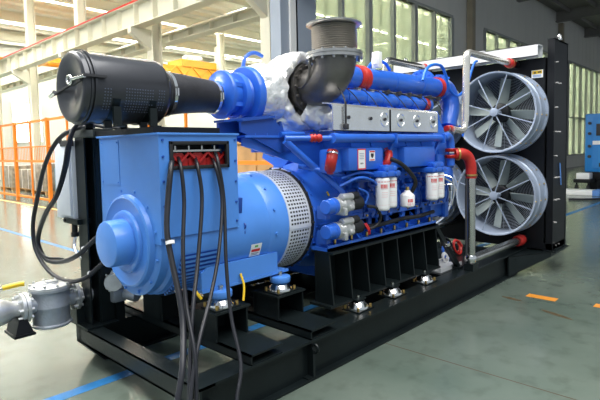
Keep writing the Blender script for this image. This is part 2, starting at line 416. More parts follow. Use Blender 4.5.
# orange safety fence
fn = thing('safety_fence', 'orange steel safety fence with mid and top rails, behind the generator set', 'fence', (6, 14, 0))
y = 4.4; k = 0
while y < 26:
    t = .05 if k % 2 == 0 else .025
    MB().bx(6-t, 6+t, y-t, y+t, 0, 2.72 if k % 2 == 0 else 2.68).build('post', ORANGE, fn); y += 1.5; k += 1
for nm, z in (('bottom_rail', .16), ('mid_rail', 1.37), ('top_rail', 2.66)):
    MB().bx(5.97, 6.03, 4.4, 25.5, z-.035, z+.035).build(nm, ORANGE, fn)
MB().bx(5.98, 6.02, 9.4, 25.5, 1.82, 1.86).build('mid_rail', ORANGE, fn)
m = MB(); y = 9.5
while y < 25.4: m.bx(5.993, 6.007, y, y+.014, 1.40, 1.84); y += .15
m.build('bar_infill', ORANGE, fn)
rebase(tag(MB().use(mat('yellow_line_paint', (.72, .52, .16), .4, 0, .1, 5)).bx(5.55, 5.67, 6, 30, .0005, .003).build('floor_line'), 'pale yellow line painted on the floor in front of the orange fence', 'floor line'), (5.6, 18, .001))
# goods behind the fence
def pallet_load(x0, y0, dx, dy, h, m, label, group, cat='crate'):
    t = thing('pallet_load', label, cat, (x0+dx/2, y0+dy/2, 0), group)
    p = MB()
    for i in range(5): p.bx(x0+i*dx/5+.02, x0+(i+1)*dx/5-.02, y0, y0+dy, .10, .13)
    for i in range(3): p.bx(x0, x0+dx, y0+i*(dy-.1)/2, y0+i*(dy-.1)/2+.1, 0, .10)
    p.build('pallet', PLY, t)
    b = MB().bx(x0+.03, x0+dx-.03, y0+.03, y0+dy-.03, .13, h, .03)
    ld = b.build('load', m, t)
    s = MB()
    for yy in (y0+dy*.25, y0+dy*.72): s.bx(x0+.02, x0+dx-.02, yy, yy+.03, .13, h+.006)
    absorb(s.build('strap', INK if m is BOXB else WHITE, t), ld)
WL = [(9.4, 1.15, WRAP, 'pallet of goods under clear wrap, seen low beneath the air duct behind the fence', None),
      (14.6, 1.0, WRAP, 'low pallet of goods under clear wrap, behind the fence beside the hanging cables', None),
      (16.7, .95, WRAP, 'pallet of goods under clear wrap on the floor behind the orange fence', 'wrapped pallets behind the fence'),
      (18.7, 1.05, TARP, 'pallet of goods under a blue-green cover behind the orange fence', None),
      (20.7, 1.2, WRAP, 'pallet of goods under clear wrap on the floor behind the orange fence', 'wrapped pallets behind the fence'),
      (22.7, .95, WRAP, 'pallet of goods under clear wrap on the floor behind the orange fence', 'wrapped pallets behind the fence'),
      (24.7, 1.1, WRAP, 'pallet of goods under clear wrap on the floor behind the orange fence', 'wrapped pallets behind the fence')]
for i, (y, h, m_, lb, gp) in enumerate(WL): pallet_load(7.4+.15*(i % 2), y, 1.3, 1.6, h, m_, lb, gp, 'pallet load')
for i, (y, h) in enumerate(((17.5, 2.2), (19.3, 2.35), (21.1, 2.2), (22.9, 2.45), (24.7, 2.2))):
    pallet_load(10.9, y, 1.35, 1.6, h, BOXB, 'tall brown crate in the row behind the wrapped pallets', 'brown crates in the back row')
for i, (y, h) in enumerate(((10.9, 2.0), (12.7, 2.15), (14.5, 2.0))):
    pallet_load(8.6, y, 1.35, 1.6, h, BOXB, 'brown crate behind the fence, seen beneath the black air duct', 'brown crates beneath the air duct')
t = thing('plywood_crate', 'large plywood crate seen between the alternator box and the engine', 'crate', (7.2, 7.5, 0))
MB().bx(6.6, 8.0, 6.3, 8.6, .12, 1.82).build('panel', PLY, t)
m = MB()
for y in (6.3, 7.4, 8.5): m.bx(6.57, 6.6, y, y+.1, .12, 1.82)
for z in (.12, 1.72): m.bx(6.57, 6.6, 6.3, 8.6, z, z+.1)
m.build('batten', PLY, t)
MB().bx(6.6, 8.0, 6.4, 6.6, 0, .12).bx(6.6, 8.0, 7.4, 7.6, 0, .12).bx(6.6, 8.0, 8.3, 8.5, 0, .12).build('skid', PLY, t)
# floor lines and tapes
def strip(name, label, cat, x0, x1, y0, y1, m):
    o = MB().bx(x0, x1, y0, y1, .0004, .0022).build(name, m); tag(o, label, cat); rebase(o, ((x0+x1)/2, (y0+y1)/2, .001)); return o
strip('floor_line', 'long blue line painted on the floor passing under the skid', 'floor line', -3, 40, 3.32, 3.42, FLINE)
strip('floor_line', 'blue line painted across the floor at left, towards the fence', 'floor line', 3.34, 3.42, 3.42, 30, FLINE)
strip('floor_tape', 'orange tape strip on the floor beside the brown stains', 'tape', 5.41, 5.53, 1.58, 1.87, TAPE)
strip('floor_tape', 'orange tape strip on the floor farther from the skid than the other', 'tape', 5.47, 5.59, .98, 1.25, TAPE)
st = mat('oil_stain', (.10, .075, .04), .3, 0, .3, 20)
def blob(label, x0, y0, x1, y1, w_):
    n = 26; P = []
    a, b = Vector((x0, y0, 0)), Vector((x1, y1, 0)); d = (b-a).normalized(); q = Vector((-d.y, d.x, 0))
    for i in range(n):
        t = 2*PI*i/n; P.append((a+b)/2+d*(math.cos(t)*(b-a).length/2*random.uniform(.85, 1.05))+q*(math.sin(t)*w_*random.uniform(.6, 1.1))+Vector((0, 0, .0004)))
    o = MB().prism(P, (0, 0, .0012)).build('floor_stain', st); tag(o, label, 'stain'); rebase(o, ((x0+x1)/2, (y0+y1)/2, .0005))
blob('small brown oil stain on the skid side of the orange tape', 5.25, 2.06, 5.22, 1.84, .035)
blob('long faint brown stain beside the orange tape strip', 5.06, 1.62, 4.93, 1.27, .03)

# blue canopy generator far at right
g = thing('canopy_generator', 'blue enclosed generator on a black base, far beyond the radiator', 'generator', (20.6, 3.4, 0))
MB().bx(19.3, 23.5, 2.2, 4.75, .62, 2.6, .05).build('canopy', GENB, g)
MB().bx(19.2, 23.6, 2.15, 4.8, .34, .62).build('base_tank', RBLACK, g)
for yy in (2.4, 4.35):
    MB().bx(19.35, 19.75, yy, yy+.3, 0, .34).build('support', RBLACK, g)
    MB().bx(22.9, 23.3, yy, yy+.3, 0, .34).build('support', RBLACK, g)
dr_ = MB().bx(19.27, 19.3, 2.4, 4.5, .75, 2.5).build('door', GENB, g)
MB().bx(19.25, 19.27, 3.75, 4.4, 1.85, 2.25, .01).build('window', INK, g, 'dark window in the door')
MB().bx(19.25, 19.27, 4.25, 4.5, 1.55, 1.68).build('label_plate', WHITE, g, 'white label plate')
MB().bx(19.25, 19.27, 3.95, 4.15, 1.55, 1.68).build('label_plate', TAPE, g, 'orange label plate')
hg = MB()
for z in (2.28, 1.93, 1.50, 1.15): hg.cyl((19.24, 4.6, z), (19.3, 4.6, z), .05)
absorb(hg.build('hinge', INK, g), dr_)
MB().bx(19.25, 19.27, 3.5, 4.3, .80, .93).build('air_slot', INK, g)
b = thing('parts_box', 'white and blue box lying on the floor before the far blue generator', 'box', (17.5, 4.6, 0))
MB().bx(17.2, 17.7, 4.0, 5.0, 0, .16, .02).build('body', WHITE, b); MB().bx(17.15, 17.75, 3.8, 4.0, 0, .17, .02).build('end_cap', BLUINK, b)
t = thing('battery_trolley', 'dark trolley with a pale top standing before the far blue generator', 'trolley', (18.6, 4.7, 0))
MB().bx(18.4, 19.0, 4.35, 4.85, .30, .42, .01).build('tray', RBLACK, t)
for yy in (4.4, 4.75):
    MB().cyl((18.5, yy, .12), (18.5, yy+.06, .12), .12).build('wheel', RUB, t); MB().bx(18.48, 18.52, yy, yy+.05, .12, .3).build('leg', RBLACK, t)
MB().bx(18.5, 18.9, 4.4, 4.8, .42, .62, .02).build('tool_case', WHITE, t)
o = MB().tube([(15.5, 4.2, .03), (15.9, 3.6, .03), (16.8, 3.2, .03), (17.8, 3.05, .03), (18.9, 2.7, .03)], .028, 8).build('floor_cable', CABLE)
rebase(tag(o, 'dark cable lying on the floor in front of the far blue generator', 'cable'), (17, 3.4, 0))

# ================================================================== GENERATOR SET
YC = 3.06; X1 = Vector((1, 0, 0))
# ---------------------------------------------------------------- skid frame
sk = thing('skid_frame', 'long black steel skid frame on the floor carrying the whole generator set', 'frame', (4.3, YC, 0))
ZT_ = .285
def rail(yf, s):
    m = MB()
    a, b = sorted((yf, yf+s*.17)); wy = yf+s*.055
    poly = [(1.56, ZT_-.01), (1.56, .155), (1.70, .01), (6.23, .01), (7.05, .20), (7.05, ZT_-.01)]
    m.prism([(px, min(wy, wy+s*.02), pz) for px, pz in poly], (0, .02, 0))
    m.bx(1.56, 7.05, a, b, ZT_-.016, ZT_)
    m.bx(1.70, 6.23, a, b, 0, .016)
    m.prism([(6.23, a, 0), (6.23, a, .016), (7.05, a, .206), (7.05, a, .19)], (0, b-a, 0))
    m.prism([(1.70, a, 0), (1.70, a, .016), (1.56, a, .166), (1.56, a, .15)], (0, b-a, 0))
    m.bx(7.03, 7.05, a, b, .20, ZT_)
    return m
rail(2.27, 1).build('side_rail', BLACK, sk); rail(3.89, -1).build('side_rail', BLACK, sk)
for xl in (2.50, 6.10):
    m = MB(); m.prism([(xl, 2.272, .016), (xl, 2.272, .21), (xl, 2.30, .265), (xl, 2.325, .265), (xl, 2.325, .016)], (.022, 0, 0))
    m.bx(xl-.05, xl+.012, 2.274, 2.325, .018, .026)
    m.torus((xl+.011, 2.262, .225), (1, 0, 0), .028, .010, 20, 8)
    m.build('lifting_lug', BLACK, sk)
for s in (1, -1):
    q = lambda d: YC-s*d
    MB().prism([(6.02, q(.785), .02), (6.02, q(.785), .265), (6.62, q(1.075), .262), (6.62, q(1.075), .20)], (0, s*.014, 0)).prism([(6.62, q(1.075), .20), (6.62, q(1.075), .262), (7.13, q(1.10), .262), (7.13, q(1.10), .225)], (0, s*.014, 0)).prism([(6.02, q(.785), .255), (6.62, q(1.075), .25), (7.13, q(1.10), .25), (7.13, q(.6), .25), (6.02, q(.6), .255)], (0, 0, .01)).build('outrigger', BLACK, sk)
MB().bx(1.56, 1.575, 2.27, 3.89, .155, ZT_).bx(1.56, 1.67, 2.27, 3.89, ZT_-.016, ZT_+.001).bx(1.56, 1.67, 2.27, 3.89, .155, .17).build('end_beam', BLACK, sk)
MB().bx(7.03, 7.05, 2.27, 3.89, .2, ZT_).bx(6.9, 7.05, 2.27, 3.89, ZT_-.016, ZT_+.001).build('end_beam', BLACK, sk)
for x0 in (3.9, 5.2, 6.3): MB().bx(x0, x0+.12, 2.33, 3.83, .10, .26).build('cross_member', BLACK, sk)
for x0, x1 in ((1.945, 2.215), (2.49, 2.765)):
    MB().bx(x0, x1, 2.28, 3.88, .338, .350).bx(x0, x0+.012, 2.28, 3.88, .285, .35).bx(x0, x1, 2.28, 3.88, .284, .292).build('cross_member', BLACK, sk)
# mounting boxes under the alternator feet
def mount(x, y, z, parent, rot=0):
    m = MB().bx(x-.105, x+.105, y-.085, y+.085, z, z+.012)
    m.build('mount_plate', BLACK, parent)
    d = MB().lathe((x, y, z+.012), (0, 0, 1), [(0, .088), (.012, .088), (.022, .082), (.045, .066), (.060, .052), (.064, .03)], 28)
    o = d.build('vibration_mount', CHROME, parent, 'shiny domed vibration mount')
    for q in ((x-.085, y-.065, z+.012), (x+.085, y-.065, z+.012), (x-.085, y+.065, z+.012), (x+.085, y+.065, z+.012)): MB().bolts([q], (0, 0, 1), .011, .028).build('bolt', BRASS, o)
    return o
for x0, x1, zt in ((1.93, 2.20, .545), (2.49, 2.76, .53)):
    for s in (1, -1):
        ys = sorted((YC-s*.46, YC-s*.19)); ya, yb = ys
        m = MB().bx(x0-.015, x1+.015, ya-.012, yb+.012, zt-.014, zt).bx(x0, x0+.012, ya, yb, .35, zt-.014).bx(x1-.012, x1, ya, yb, .35, zt-.014)
        m.bx(x0, x1, (yb-.03) if s > 0 else (ya+.018), (yb-.018) if s > 0 else (ya+.03), .35, zt-.014)
        st = m.build('mount_pedestal', BLACK, sk)
        ym = (ya+yb)/2-s*.045
        mo = mount((x0+x1)/2-.02, ym, zt, sk)
        cpb = MB().bcyl(((x0+x1)/2-.02, ym, zt+.072), ((x0+x1)/2-.02, ym, zt+.120), .078, .010)
        cpb.build('mount_cap', ABLUE, mo, 'blue cap'); MB().bolts([((x0+x1)/2-.02, ym, zt+.120)], (0, 0, 1), .018, .03).build('bolt', STEEL, mo)
# engine pedestals: plates with gussets, on domed mounts
for s in (1, -1):
    yy = lambda d: YC-s*d
    m = MB()
    ya, yb = sorted((yy(.44), yy(.43))); m.bx(2.93, 4.62, ya, yb, .385, .80)
    ya, yb = sorted((yy(.62), yy(.40))); m.bx(2.90, 4.64, ya, yb, .365, .385); m.bx(2.93, 4.63, ya, yb, .782, .80)
    pl = m.build('engine_pedestal', BLACK, sk)
    for i in range(8):
        xg = 2.935+i*.2395
        MB().prism([(xg, yy(.44), .385), (xg, yy(.615), .385), (xg, yy(.575), .782), (xg, yy(.44), .782)], (.014, 0, 0)).build('gusset', BLACK, pl)
    for xm in (3.24, 3.75, 4.31):
        o = mount(xm, yy(.62), .286, sk)
        MB().bolts([(xm, yy(.62), .35)], (0, 0, 1), .016, .05).build('nut', STEEL, o)
        MB().bx(xm-.06, xm+.06, *sorted((yy(.66), yy(.56))), .366, .378).build('mount_bracket', BLACK, o)

# ---------------------------------------------------------------- alternator
al = thing('alternator', 'light blue alternator with a terminal box on top and a round bearing cap', 'alternator', (2.2, YC, .6))
ZA = 1.02
MB().lathe((0, YC, ZA), X1, [(1.605, .34), (1.615, .362), (1.665, .362), (1.68, .355), (1.70, .375), (1.735, .375), (1.745, .385), (2.50, .385), (2.52, .386)], 64).build('stator', ABLUE, al)
m = MB().lathe((0, YC, ZA), X1, [(1.575, .0), (1.575, .265), (1.565, .285), (1.572, .300), (1.615, .312)], 56)
m.lathe((0, YC, ZA), X1, [(1.575, .205), (1.558, .20), (1.552, .185), (1.556, .17), (1.556, .0)], 40)
m.bolts(ringpts((1.605, YC, ZA), (1, 0, 0), .336, 12, .26), (-1, 0, 0), .010, .012)
ed = m.build('end_bell', ABLUE, al)
MB().lathe((0, YC, ZA), X1, [(1.435, 0), (1.435, .134), (1.438, .144), (1.45, .149), (1.56, .151)], 44).build('bearing_cap', ABLUE, ed)
m = MB().lathe((0, YC, ZA), X1, [(2.50, .385), (2.52, .398), (2.58, .398), (2.595, .404), (2.68, .404)], 64)
for a in range(14):
    t = 2*PI*a/14+.1; q = Vector((2.552, YC+math.cos(t)*.398, ZA+math.sin(t)*.398)); m.bolts([q], (0, math.cos(t), math.sin(t)), .011, .012)
m.build('drive_end_flange', ABLUE, al)
# perforated cooling ring
m = MB().use(PSKIN); R = .408
m.lathe((0, YC, ZA), X1, [(2.68, R-.012), (2.68, R+.002), (2.70, R+.002), (2.70, R-.006)], 64, cap=False)
m.lathe((0, YC, ZA), X1, [(2.90, R-.006), (2.90, R+.002), (2.92, R+.002), (2.92, R-.012)], 64, cap=False)
m.use(INK).lathe((0, YC, ZA), X1, [(2.68, R-.03), (2.92, R-.03)], 64, cap=False).use(PSKIN)
NB = 84
for i in range(NB):
    a = 2*PI*i/NB
    m.lathe((0, YC, ZA), X1, [(2.698, R-.004), (2.698, R), (2.902, R), (2.902, R-.004)], 1, cap=False, a0=a, a1=a+2*PI/NB*.50)
for t in range(6):
    xx = 2.724+t*.0305
    m.lathe((0, YC, ZA), X1, [(xx, R-.003), (xx, R-.001), (xx+.010, R-.001), (xx+.010, R-.003)], 84, cap=False)
for a in (PI+.02, .02): m.lathe((0, YC, ZA), X1, [(2.68, R), (2.68, R+.006), (2.92, R+.006), (2.92, R)], 2, cap=False, a0=a, a1=a+.055)
m.build('cooling_grille', None, al, 'silver perforated cooling ring')
m = MB().use(RUB).lathe((0, YC, ZA), X1, [(2.92, R-.03), (2.92, R+.012), (2.945, R+.012), (2.945, R-.03)], 64, cap=False).use(INK)
for a in range(22):
    t = 2*PI*a/22; q = Vector((2.933, YC+math.cos(t)*(R+.012), ZA+math.sin(t)*(R+.012))); m.bolts([q], (0, math.cos(t), math.sin(t)), .010, .010)
m.build('coupling_ring', None, al, 'black coupling ring')
# louvres low on the near side
m = MB().use(DBLUE).lathe((0, YC, ZA), X1, [(1.735, .386), (1.735, .3885), (2.02, .3885), (2.02, .386)], 14, cap=False, a0=PI+.19, a1=PI+1.14).use(ABLUE)  # dark blue band paints in the shade of the gaps between fins
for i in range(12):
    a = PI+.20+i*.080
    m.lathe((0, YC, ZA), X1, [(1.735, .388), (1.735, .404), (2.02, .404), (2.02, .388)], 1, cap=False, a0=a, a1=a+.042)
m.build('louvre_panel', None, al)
MB().bar((2.235, 2.705, 1.27), (2.235, 2.715, 1.16), .03, .05, .006).build('lifting_lug', DBLUE, al)
m = MB()
for t in range(4): m.torus((2.26, YC-.375+.01*t, 1.07-.045*t), (1, 0, 0), .018, .006, 14, 6)
m.build('cable_clip', DBLUE, al)
# feet
for s in (1, -1):
    yn = YC-s*.36
    m = MB().prism([(1.90, yn, .684), (2.59, yn, .684), (2.59, yn, .83), (1.955, yn, .83), (1.90, yn, .80)], (0, s*.02, 0))
    m.bx(1.90, 2.70, *sorted((yn-s*.006, yn+s*.22)), .665, .683)
    m.bx(1.91, 1.93, *sorted((yn+s*.018, yn+s*.12)), .682, .80).bx(2.56, 2.58, *sorted((yn+s*.018, yn+s*.12)), .682, .82)
    m.build('foot', ABLUE, al)
# terminal box with an open front window
bx0, bx1, by0, by1, bz0, bz1 = 1.60, 2.20, 2.665, 3.45, 1.075, 1.70
m = MB()
m.bx(bx0, bx0+.012, by0+.012, by1, bz0-.04, bz1).bx(bx1-.012, bx1, by0+.012, by1, bz0+.2, bz1).bx(bx0, bx1, by1-.012, by1, bz0, bz1)
wx0, wx1, wz0, wz1 = 1.69, 2.105, 1.505, 1.645
m.bx(bx0, wx0, by0, by0+.012, bz0, bz1).bx(wx1, bx1, by0, by0+.012, bz0, bz1).bx(wx0, wx1, by0, by0+.012, bz0, wz0).bx(wx0, wx1, by0, by0+.012, wz1, bz1)
tb = m.build('terminal_box', ABLUE, al)
MB().bx(bx0-.012, bx1+.012, by0-.012, by1+.012, bz1, bz1+.014, .004).build('lid', ABLUE, tb)
m = MB()
for (a, b, c_, d) in ((wx0-.02, wx1+.02, wz1-.005, wz1+.018), (wx0-.02, wx1+.02, wz0-.018, wz0+.005), (wx0-.02, wx0+.004, wz0-.018, wz1+.018), (wx1-.004, wx1+.02, wz0-.018, wz1+.018)):
    m.bx(a, b, by0-.012, by0+.016, c_, d, .005)
m.build('window_gasket', RUB, tb, 'black rubber surround of the opening')
MB().bx(wx0-.05, wx1+.03, by0+.16, by0+.17, wz0-.1, wz1+.02).bx(wx0-.05, wx1+.03, by0+.014, by0+.17, wz0-.1, wz0-.09).build('backing_panel', INK, tb)
m = MB()
for k in range(3):
    xc = 1.765+k*.145
    m.prism([(xc-.075, by0+.05, wz0-.01), (xc+.075, by0+.05, wz0-.01), (xc+.075, by0+.05, wz0+.04), (xc+.03, by0+.05, wz0+.085), (xc-.03, by0+.05, wz0+.085), (xc-.075, by0+.05, wz0+.04)], (0, .04, 0))
    m.bar((xc-.07, by0+.04, wz0+.085), (xc, by0+.04, wz0+.02), .014, .014).bar((xc+.07, by0+.04, wz0+.085), (xc, by0+.04, wz0+.02), .014, .014)
m.build('insulator_block', DRED, tb, 'red insulator blocks')
MB().bx(wx0+.01, wx1-.01, by0+.03, by0+.04, wz0+.092, wz0+.104).bolts([(1.735+i*.1, by0+.035, wz0+.104) for i in range(4)], (0, 0, 1), .008, .025).build('busbar', STEEL, tb)
m = MB()
m.bolts([(x_, by0, z_) for x_ in (bx0+.025,) for z_ in (1.12, 1.27, 1.42, 1.57, 1.67)]+[(bx1-.02, by0, z_) for z_ in (1.12, 1.25, 1.39, 1.53, 1.67)], (0, -1, 0), .008, .008)
absorb(m.build('bolt', DBLUE, tb), tb)
m = MB().bx(bx0-.003, bx0, 3.16, 3.42, 1.38, 1.685)
m.bolts([(bx0-.003, 3.18, 1.40), (bx0-.003, 3.18, 1.665), (bx0-.003, 3.40, 1.40), (bx0-.003, 3.40, 1.665)], (-1, 0, 0), .006, .006)
m.build('inspection_cover', ABLUE, tb)
# maker's plate on the stator (white label with a red band)
def curved(mb, x0, x1, a0, a1, r): return mb.lathe((0, YC, ZA), X1, [(x0, r-.002), (x0, r), (x1, r), (x1, r-.002)], 6, cap=False, a0=a0, a1=a1)
m = MB().use(WHITE); curved(m, 2.325, 2.425, PI+.24, PI+.50, .3875)
m.use(REDINK); curved(m, 2.335, 2.415, PI+.345, PI+.40, .3885)
m.use(GRNINK); curved(m, 2.36, 2.39, PI+.27, PI+.31, .3885)
m.use(INK); curved(m, 2.34, 2.41, PI+.43, PI+.44, .3885); curved(m, 2.34, 2.40, PI+.46, PI+.47, .3885)
m.build('maker_label', None, al, 'white label with a red band')
MB().tube([(1.87, 2.74, .70), (1.86, 2.70, .68), (1.88, 2.68, .64)], .010, 8).build('earth_strap', YEL, al, 'yellow strap')
MB().tube([(2.22, 2.69, .74), (2.22, 2.655, .66), (2.19, 2.63, .565)], .008, 8).build('earth_strap', YEL, al, 'yellow strap')

# power cables hanging out of the terminal box
CP = [[(1.724, 2.72, 1.56), (1.657, 2.63, 1.501), (1.61, 2.6, 1.314), (1.571, 2.56, 1.133), (1.56, 2.5, .966), (1.547, 2.42, .791), (1.521, 2.35, .642), (1.424, 2.22, .47), (1.35, 2.17, .30), (1.30, 2.12, .12), (1.22, 2.05, .02), (1.05, 1.95, .02)],
 [(1.767, 2.72, 1.559), (1.727, 2.63, 1.498), (1.721, 2.6, 1.305), (1.649, 2.52, 1.019), (1.59, 2.42, .75), (1.53, 2.26, .502), (1.49, 2.2, .266), (1.44, 2.13, .1), (1.36, 2.05, .02), (1.15, 1.92, .02)],
 [(1.894, 2.72, 1.555), (1.851, 2.63, 1.493), (1.852, 2.6, 1.293), (1.738, 2.5, .946), (1.587, 2.36, .65), (1.46, 2.22, .296), (1.42, 2.16, .12), (1.35, 2.08, .02), (1.2, 1.85, .02)],
 [(2.029, 2.72, 1.552), (1.991, 2.63, 1.488), (2.009, 2.6, 1.279), (1.897, 2.5, .982), (1.752, 2.4, .748), (1.567, 2.28, .527), (1.455, 2.2, .303), (1.41, 2.12, .11), (1.36, 2.02, .02), (1.26, 1.80, .02)],
 [(2.06, 2.74, 1.604), (2.009, 2.63, 1.526), (2.025, 2.6, 1.278), (1.949, 2.5, .909), (1.897, 2.4, .59), (1.85, 2.26, .337), (1.765, 2.2, .182), (1.72, 2.15, .05), (1.66, 2.05, .02), (1.5, 1.75, .02)]]
CLB = ['thick black power cable with a white tie, hanging from the terminal opening', 'black power cable next to the thick tied one under the terminal opening',
       'black power cable hanging from the middle of the red terminal opening', 'black power cable next to last in the row from the red terminal opening',
       'black power cable last in the row, hanging beside the white maker label']
for i, (p, lb) in enumerate(zip(CP, CLB)):
    t = thing('power_cable', lb, 'cable', p[-1], 'power cables hanging from the terminal box')
    MB().tube(p, (.017, .0125, .0125, .0115, .012)[i], 10).build('sheath', CABLE, t)
    a, b = Vector(p[0]), Vector(p[1]); MB().cyl(a, a+(a-b).normalized()*.05, .010).build('cable_lug', STEEL, t)
    if i == 0:
        MB().tubeend((1.5705, 2.527, 1.065), (.01, .06, .17), .026, .010, .02).build('cable_tie', WHITE, t, 'white tie')

# ---------------------------------------------------------------- air filter, stand and duct
fs = thing('filter_stand', 'dark grey channel post and top plate carrying the black air filter over the alternator', 'stand', (1.64, 3.76, .286))
MB().bx(1.61, 1.69, 3.86, 3.872, .286, 1.716).bx(1.61, 1.622, 3.72, 3.86, .286, 1.716).bx(1.678, 1.69, 3.72, 3.86, .286, 1.716).build('post', BLACK, fs)
MB().bx(1.71, 1.79, 3.86, 3.872, .286, 1.716).bx(1.71, 1.722, 3.72, 3.86, .286, 1.716).bx(1.69, 1.79, 3.715, 3.722, .286, 1.716).build('post', BLACK, fs)
MB().bx(1.55, 1.80, 3.66, 3.885, .286, .30).build('base_plate', BLACK, fs)
MB().bx(1.585, 1.735, 3.50, 3.87, 1.715, 1.775, .004).build('top_beam', mat('grey_black_paint', (.035, .042, .044), .35, 0, .15, 6), fs)
MB().bx(1.60, 2.10, 2.72, 3.56, 1.7145, 1.752).build('top_plate', RBLACK, fs)
af = thing('air_filter', 'big black cylindrical air filter canister lying above the alternator box', 'air filter', (1.6, YC, 1.75))
ZF = 1.995
can = MB().lathe((0, YC, ZF), X1, [(1.325, .205), (1.33, .214), (1.785, .214), (1.805, .211), (1.818, .202), (1.85, .168), (1.86, .152), (1.89, .150)], 56).build('canister', CANB, af)
m = MB().lathe((0, YC, ZF), X1, [(1.300, 0), (1.288, .07), (1.275, .10), (1.268, .12), (1.262, .16), (1.256, .185), (1.258, .201), (1.266, .210), (1.292, .213), (1.294, .223), (1.303, .223), (1.305, .213), (1.313, .213), (1.315, .226), (1.328, .226), (1.330, .205)], 56)
cvr = m.build('end_cover', CANB, af)
cvr.data.materials.append(CANB)
m = MB().bar((1.251, YC+.235, ZF-.03), (1.251, YC-.06, ZF+.012), .016, .010).bar((1.250, YC-.06, ZF+.012), (1.248, YC-.18, ZF+.03), .014, .03)
m.build('clamp_arm', INK, cvr)
m = MB().torus((1.233, YC-.06, ZF+.033), (1, .1, 0), .024, .008, 22, 8).cyl((1.237, YC-.085, ZF+.036), (1.250, YC-.226, ZF+.04), .010)
m.build('eye_bolt', CHROME, cvr, 'polished eye bolt'); MB().cyl((1.243, YC+.19, ZF-.015), (1.243, YC+.26, ZF-.035), .013).build('clamp_pin', CHROME, cvr, 'polished pin')
MB().bar((1.25, YC-.226, ZF+.045), (1.38, YC-.226, ZF+.045), .02, .014).build('latch', INK, af)
m = MB()
def dots(x0, nx, a0, na):
    for i in range(nx):
        for j in range(na):
            a = PI+a0+j*.085; xx = x0+i*.0175
            q = Vector((xx, YC+math.cos(a)*.2125, ZF+math.sin(a)*.2125)); d = Vector((0, math.cos(a), math.sin(a)))
            m.cyl(q, q+d*.004, .0042, n=6)
dots(1.375, 3, .10, 8); dots(1.51, 11, .06, 9); dots(1.73, 3, .05, 8)
absorb(m.build('perforation', mat('hole_dot', (.10, .12, .17), .4, 0, .05, 4), af), can)
for xx in (1.45, 1.69):
    m = MB()
    m.lathe((0, YC, ZF), X1, [(xx-.025, .214), (xx-.025, .218), (xx+.025, .218), (xx+.025, .214)], 10, cap=False, a0=PI+.35, a1=2*PI-.35)
    for s in (1, -1):
        m.bx(xx-.024, xx+.024, *sorted((YC-s*.205, YC-s*.185)), 1.752, 1.875)
        m.bx(xx-.024, xx+.024, *sorted((YC-s*.25, YC-s*.185)), 1.752, 1.764)
    m.bx(xx-.024, xx+.024, YC-.08, YC-.06, 1.752, 1.80)
    m.build('mounting_strap', BLACK, af)
du = thing('air_duct', 'black rubber air duct between the canister and the blue turbo inlet', 'duct', (2.1, YC, 1.99))
m = MB().tube([(1.87, YC, 1.995), (2.0, YC, 2.003), (2.15, YC, 2.003), (2.325, YC, 2.0)], (.153, .116), 36)
m.build('sleeve', mat('duct_rubber', (.017, .017, .021), .5, 0, .25, 12, .2, 30), du)
for xx, r in ((1.885, .1535), (2.285, .1205)):
    MB().lathe((xx, YC, 1.996), X1, [(0, r-.005), (0, r+.004), (.024, r+.003), (.024, r-.006)], 40, cap=False).bar((xx+.012, YC-r-.01, 1.97), (xx+.012, YC-r-.01, 2.02), .02, .012).build('hose_clamp', CHROME, du, 'steel hose clamp')

# ---------------------------------------------------------------- turbocharger, foil, exhaust
tu = thing('turbocharger', 'blue turbocharger housing with its turbine wrapped in crumpled silver foil', 'turbocharger', (2.8, YC, 1.7))
ZU = 2.02
m = MB().lathe((0, YC, ZU), X1, [(2.30, .085), (2.30, .105), (2.345, .105), (2.36, .125), (2.365, .178), (2.375, .184), (2.395, .184), (2.40, .140), (2.49, .132), (2.495, .175), (2.52, .180), (2.535, .18), (2.54, .14), (2.58, .16), (2.585, .225), (2.60, .235), (2.64, .235), (2.645, .20), (2.72, .2)], 48)
for a in (.4, 1.5, 2.6, 3.7, 4.8, 5.9): m.bar((2.39, YC+math.cos(a)*.14, ZU+math.sin(a)*.14), (2.50, YC+math.cos(a)*.14, ZU+math.sin(a)*.14), .016, .03)
m.bolts(ringpts((2.395, YC, ZU), X1, .153, 10), X1, .010, .02)
m.build('compressor_housing', BLUE, tu)
MB().tube([(2.62, YC+.02, 2.24), (2.66, YC+.02, 2.34), (2.74, YC+.01, 2.38), (2.82, YC+.0, 2.36)], .015, 8).build('vent_pipe', BLUE, tu)
random.seed(3)
from mathutils import noise
def crumple(v):
    n = noise.noise(v*9)*.022+noise.noise(v*22)*.014+noise.noise(v*47)*.006
    return v+Vector((n, noise.noise(v*15+Vector((5, 1, 2)))*.018, noise.noise(v*15+Vector((2, 7, 9)))*.018+n*.3))
AX = Vector((.06, -1, 0)).normalized(); HC = Vector((3.18, 2.95, 2.115))
m = MB(); q = MB()
pf = [(-.27, .02), (-.27, .15), (-.268, .22), (-.26, .27), (-.245, .29), (-.23, .305), (-.20, .318), (-.15, .33), (-.10, .336), (-.05, .338), (0, .334), (.030, .320), (.048, .298), (.054, .272), (.048, .25), (.03, .234), (.0, .226), (-.05, .222)]
fine = []
for (t0, r0_), (t1, r1_) in zip(pf, pf[1:]):
    n_ = max(2, int(((t1-t0)**2+(r1_-r0_)**2)**.5/.014))
    fine += [(t0+(t1-t0)*k/n_, r0_+(r1_-r0_)*k/n_) for k in range(n_)]
q.lathe(HC-Vector((0, 0, .03)), AX, fine+[pf[-1]], 110, cap=False)
q.lathe((2.63, YC, 2.045), Vector((1, -.06, .04)), [(i*.0125, .205+.035*math.sin(min(1, i/14)*PI/2)) for i in range(20)], 100, cap=False)
q.tube([(3.20, 2.95, 1.93), (3.27, 2.86, 1.88), (3.34, 2.76, 1.85), (3.38, 2.70, 1.78)], (.13, .10), 34, sub=14)
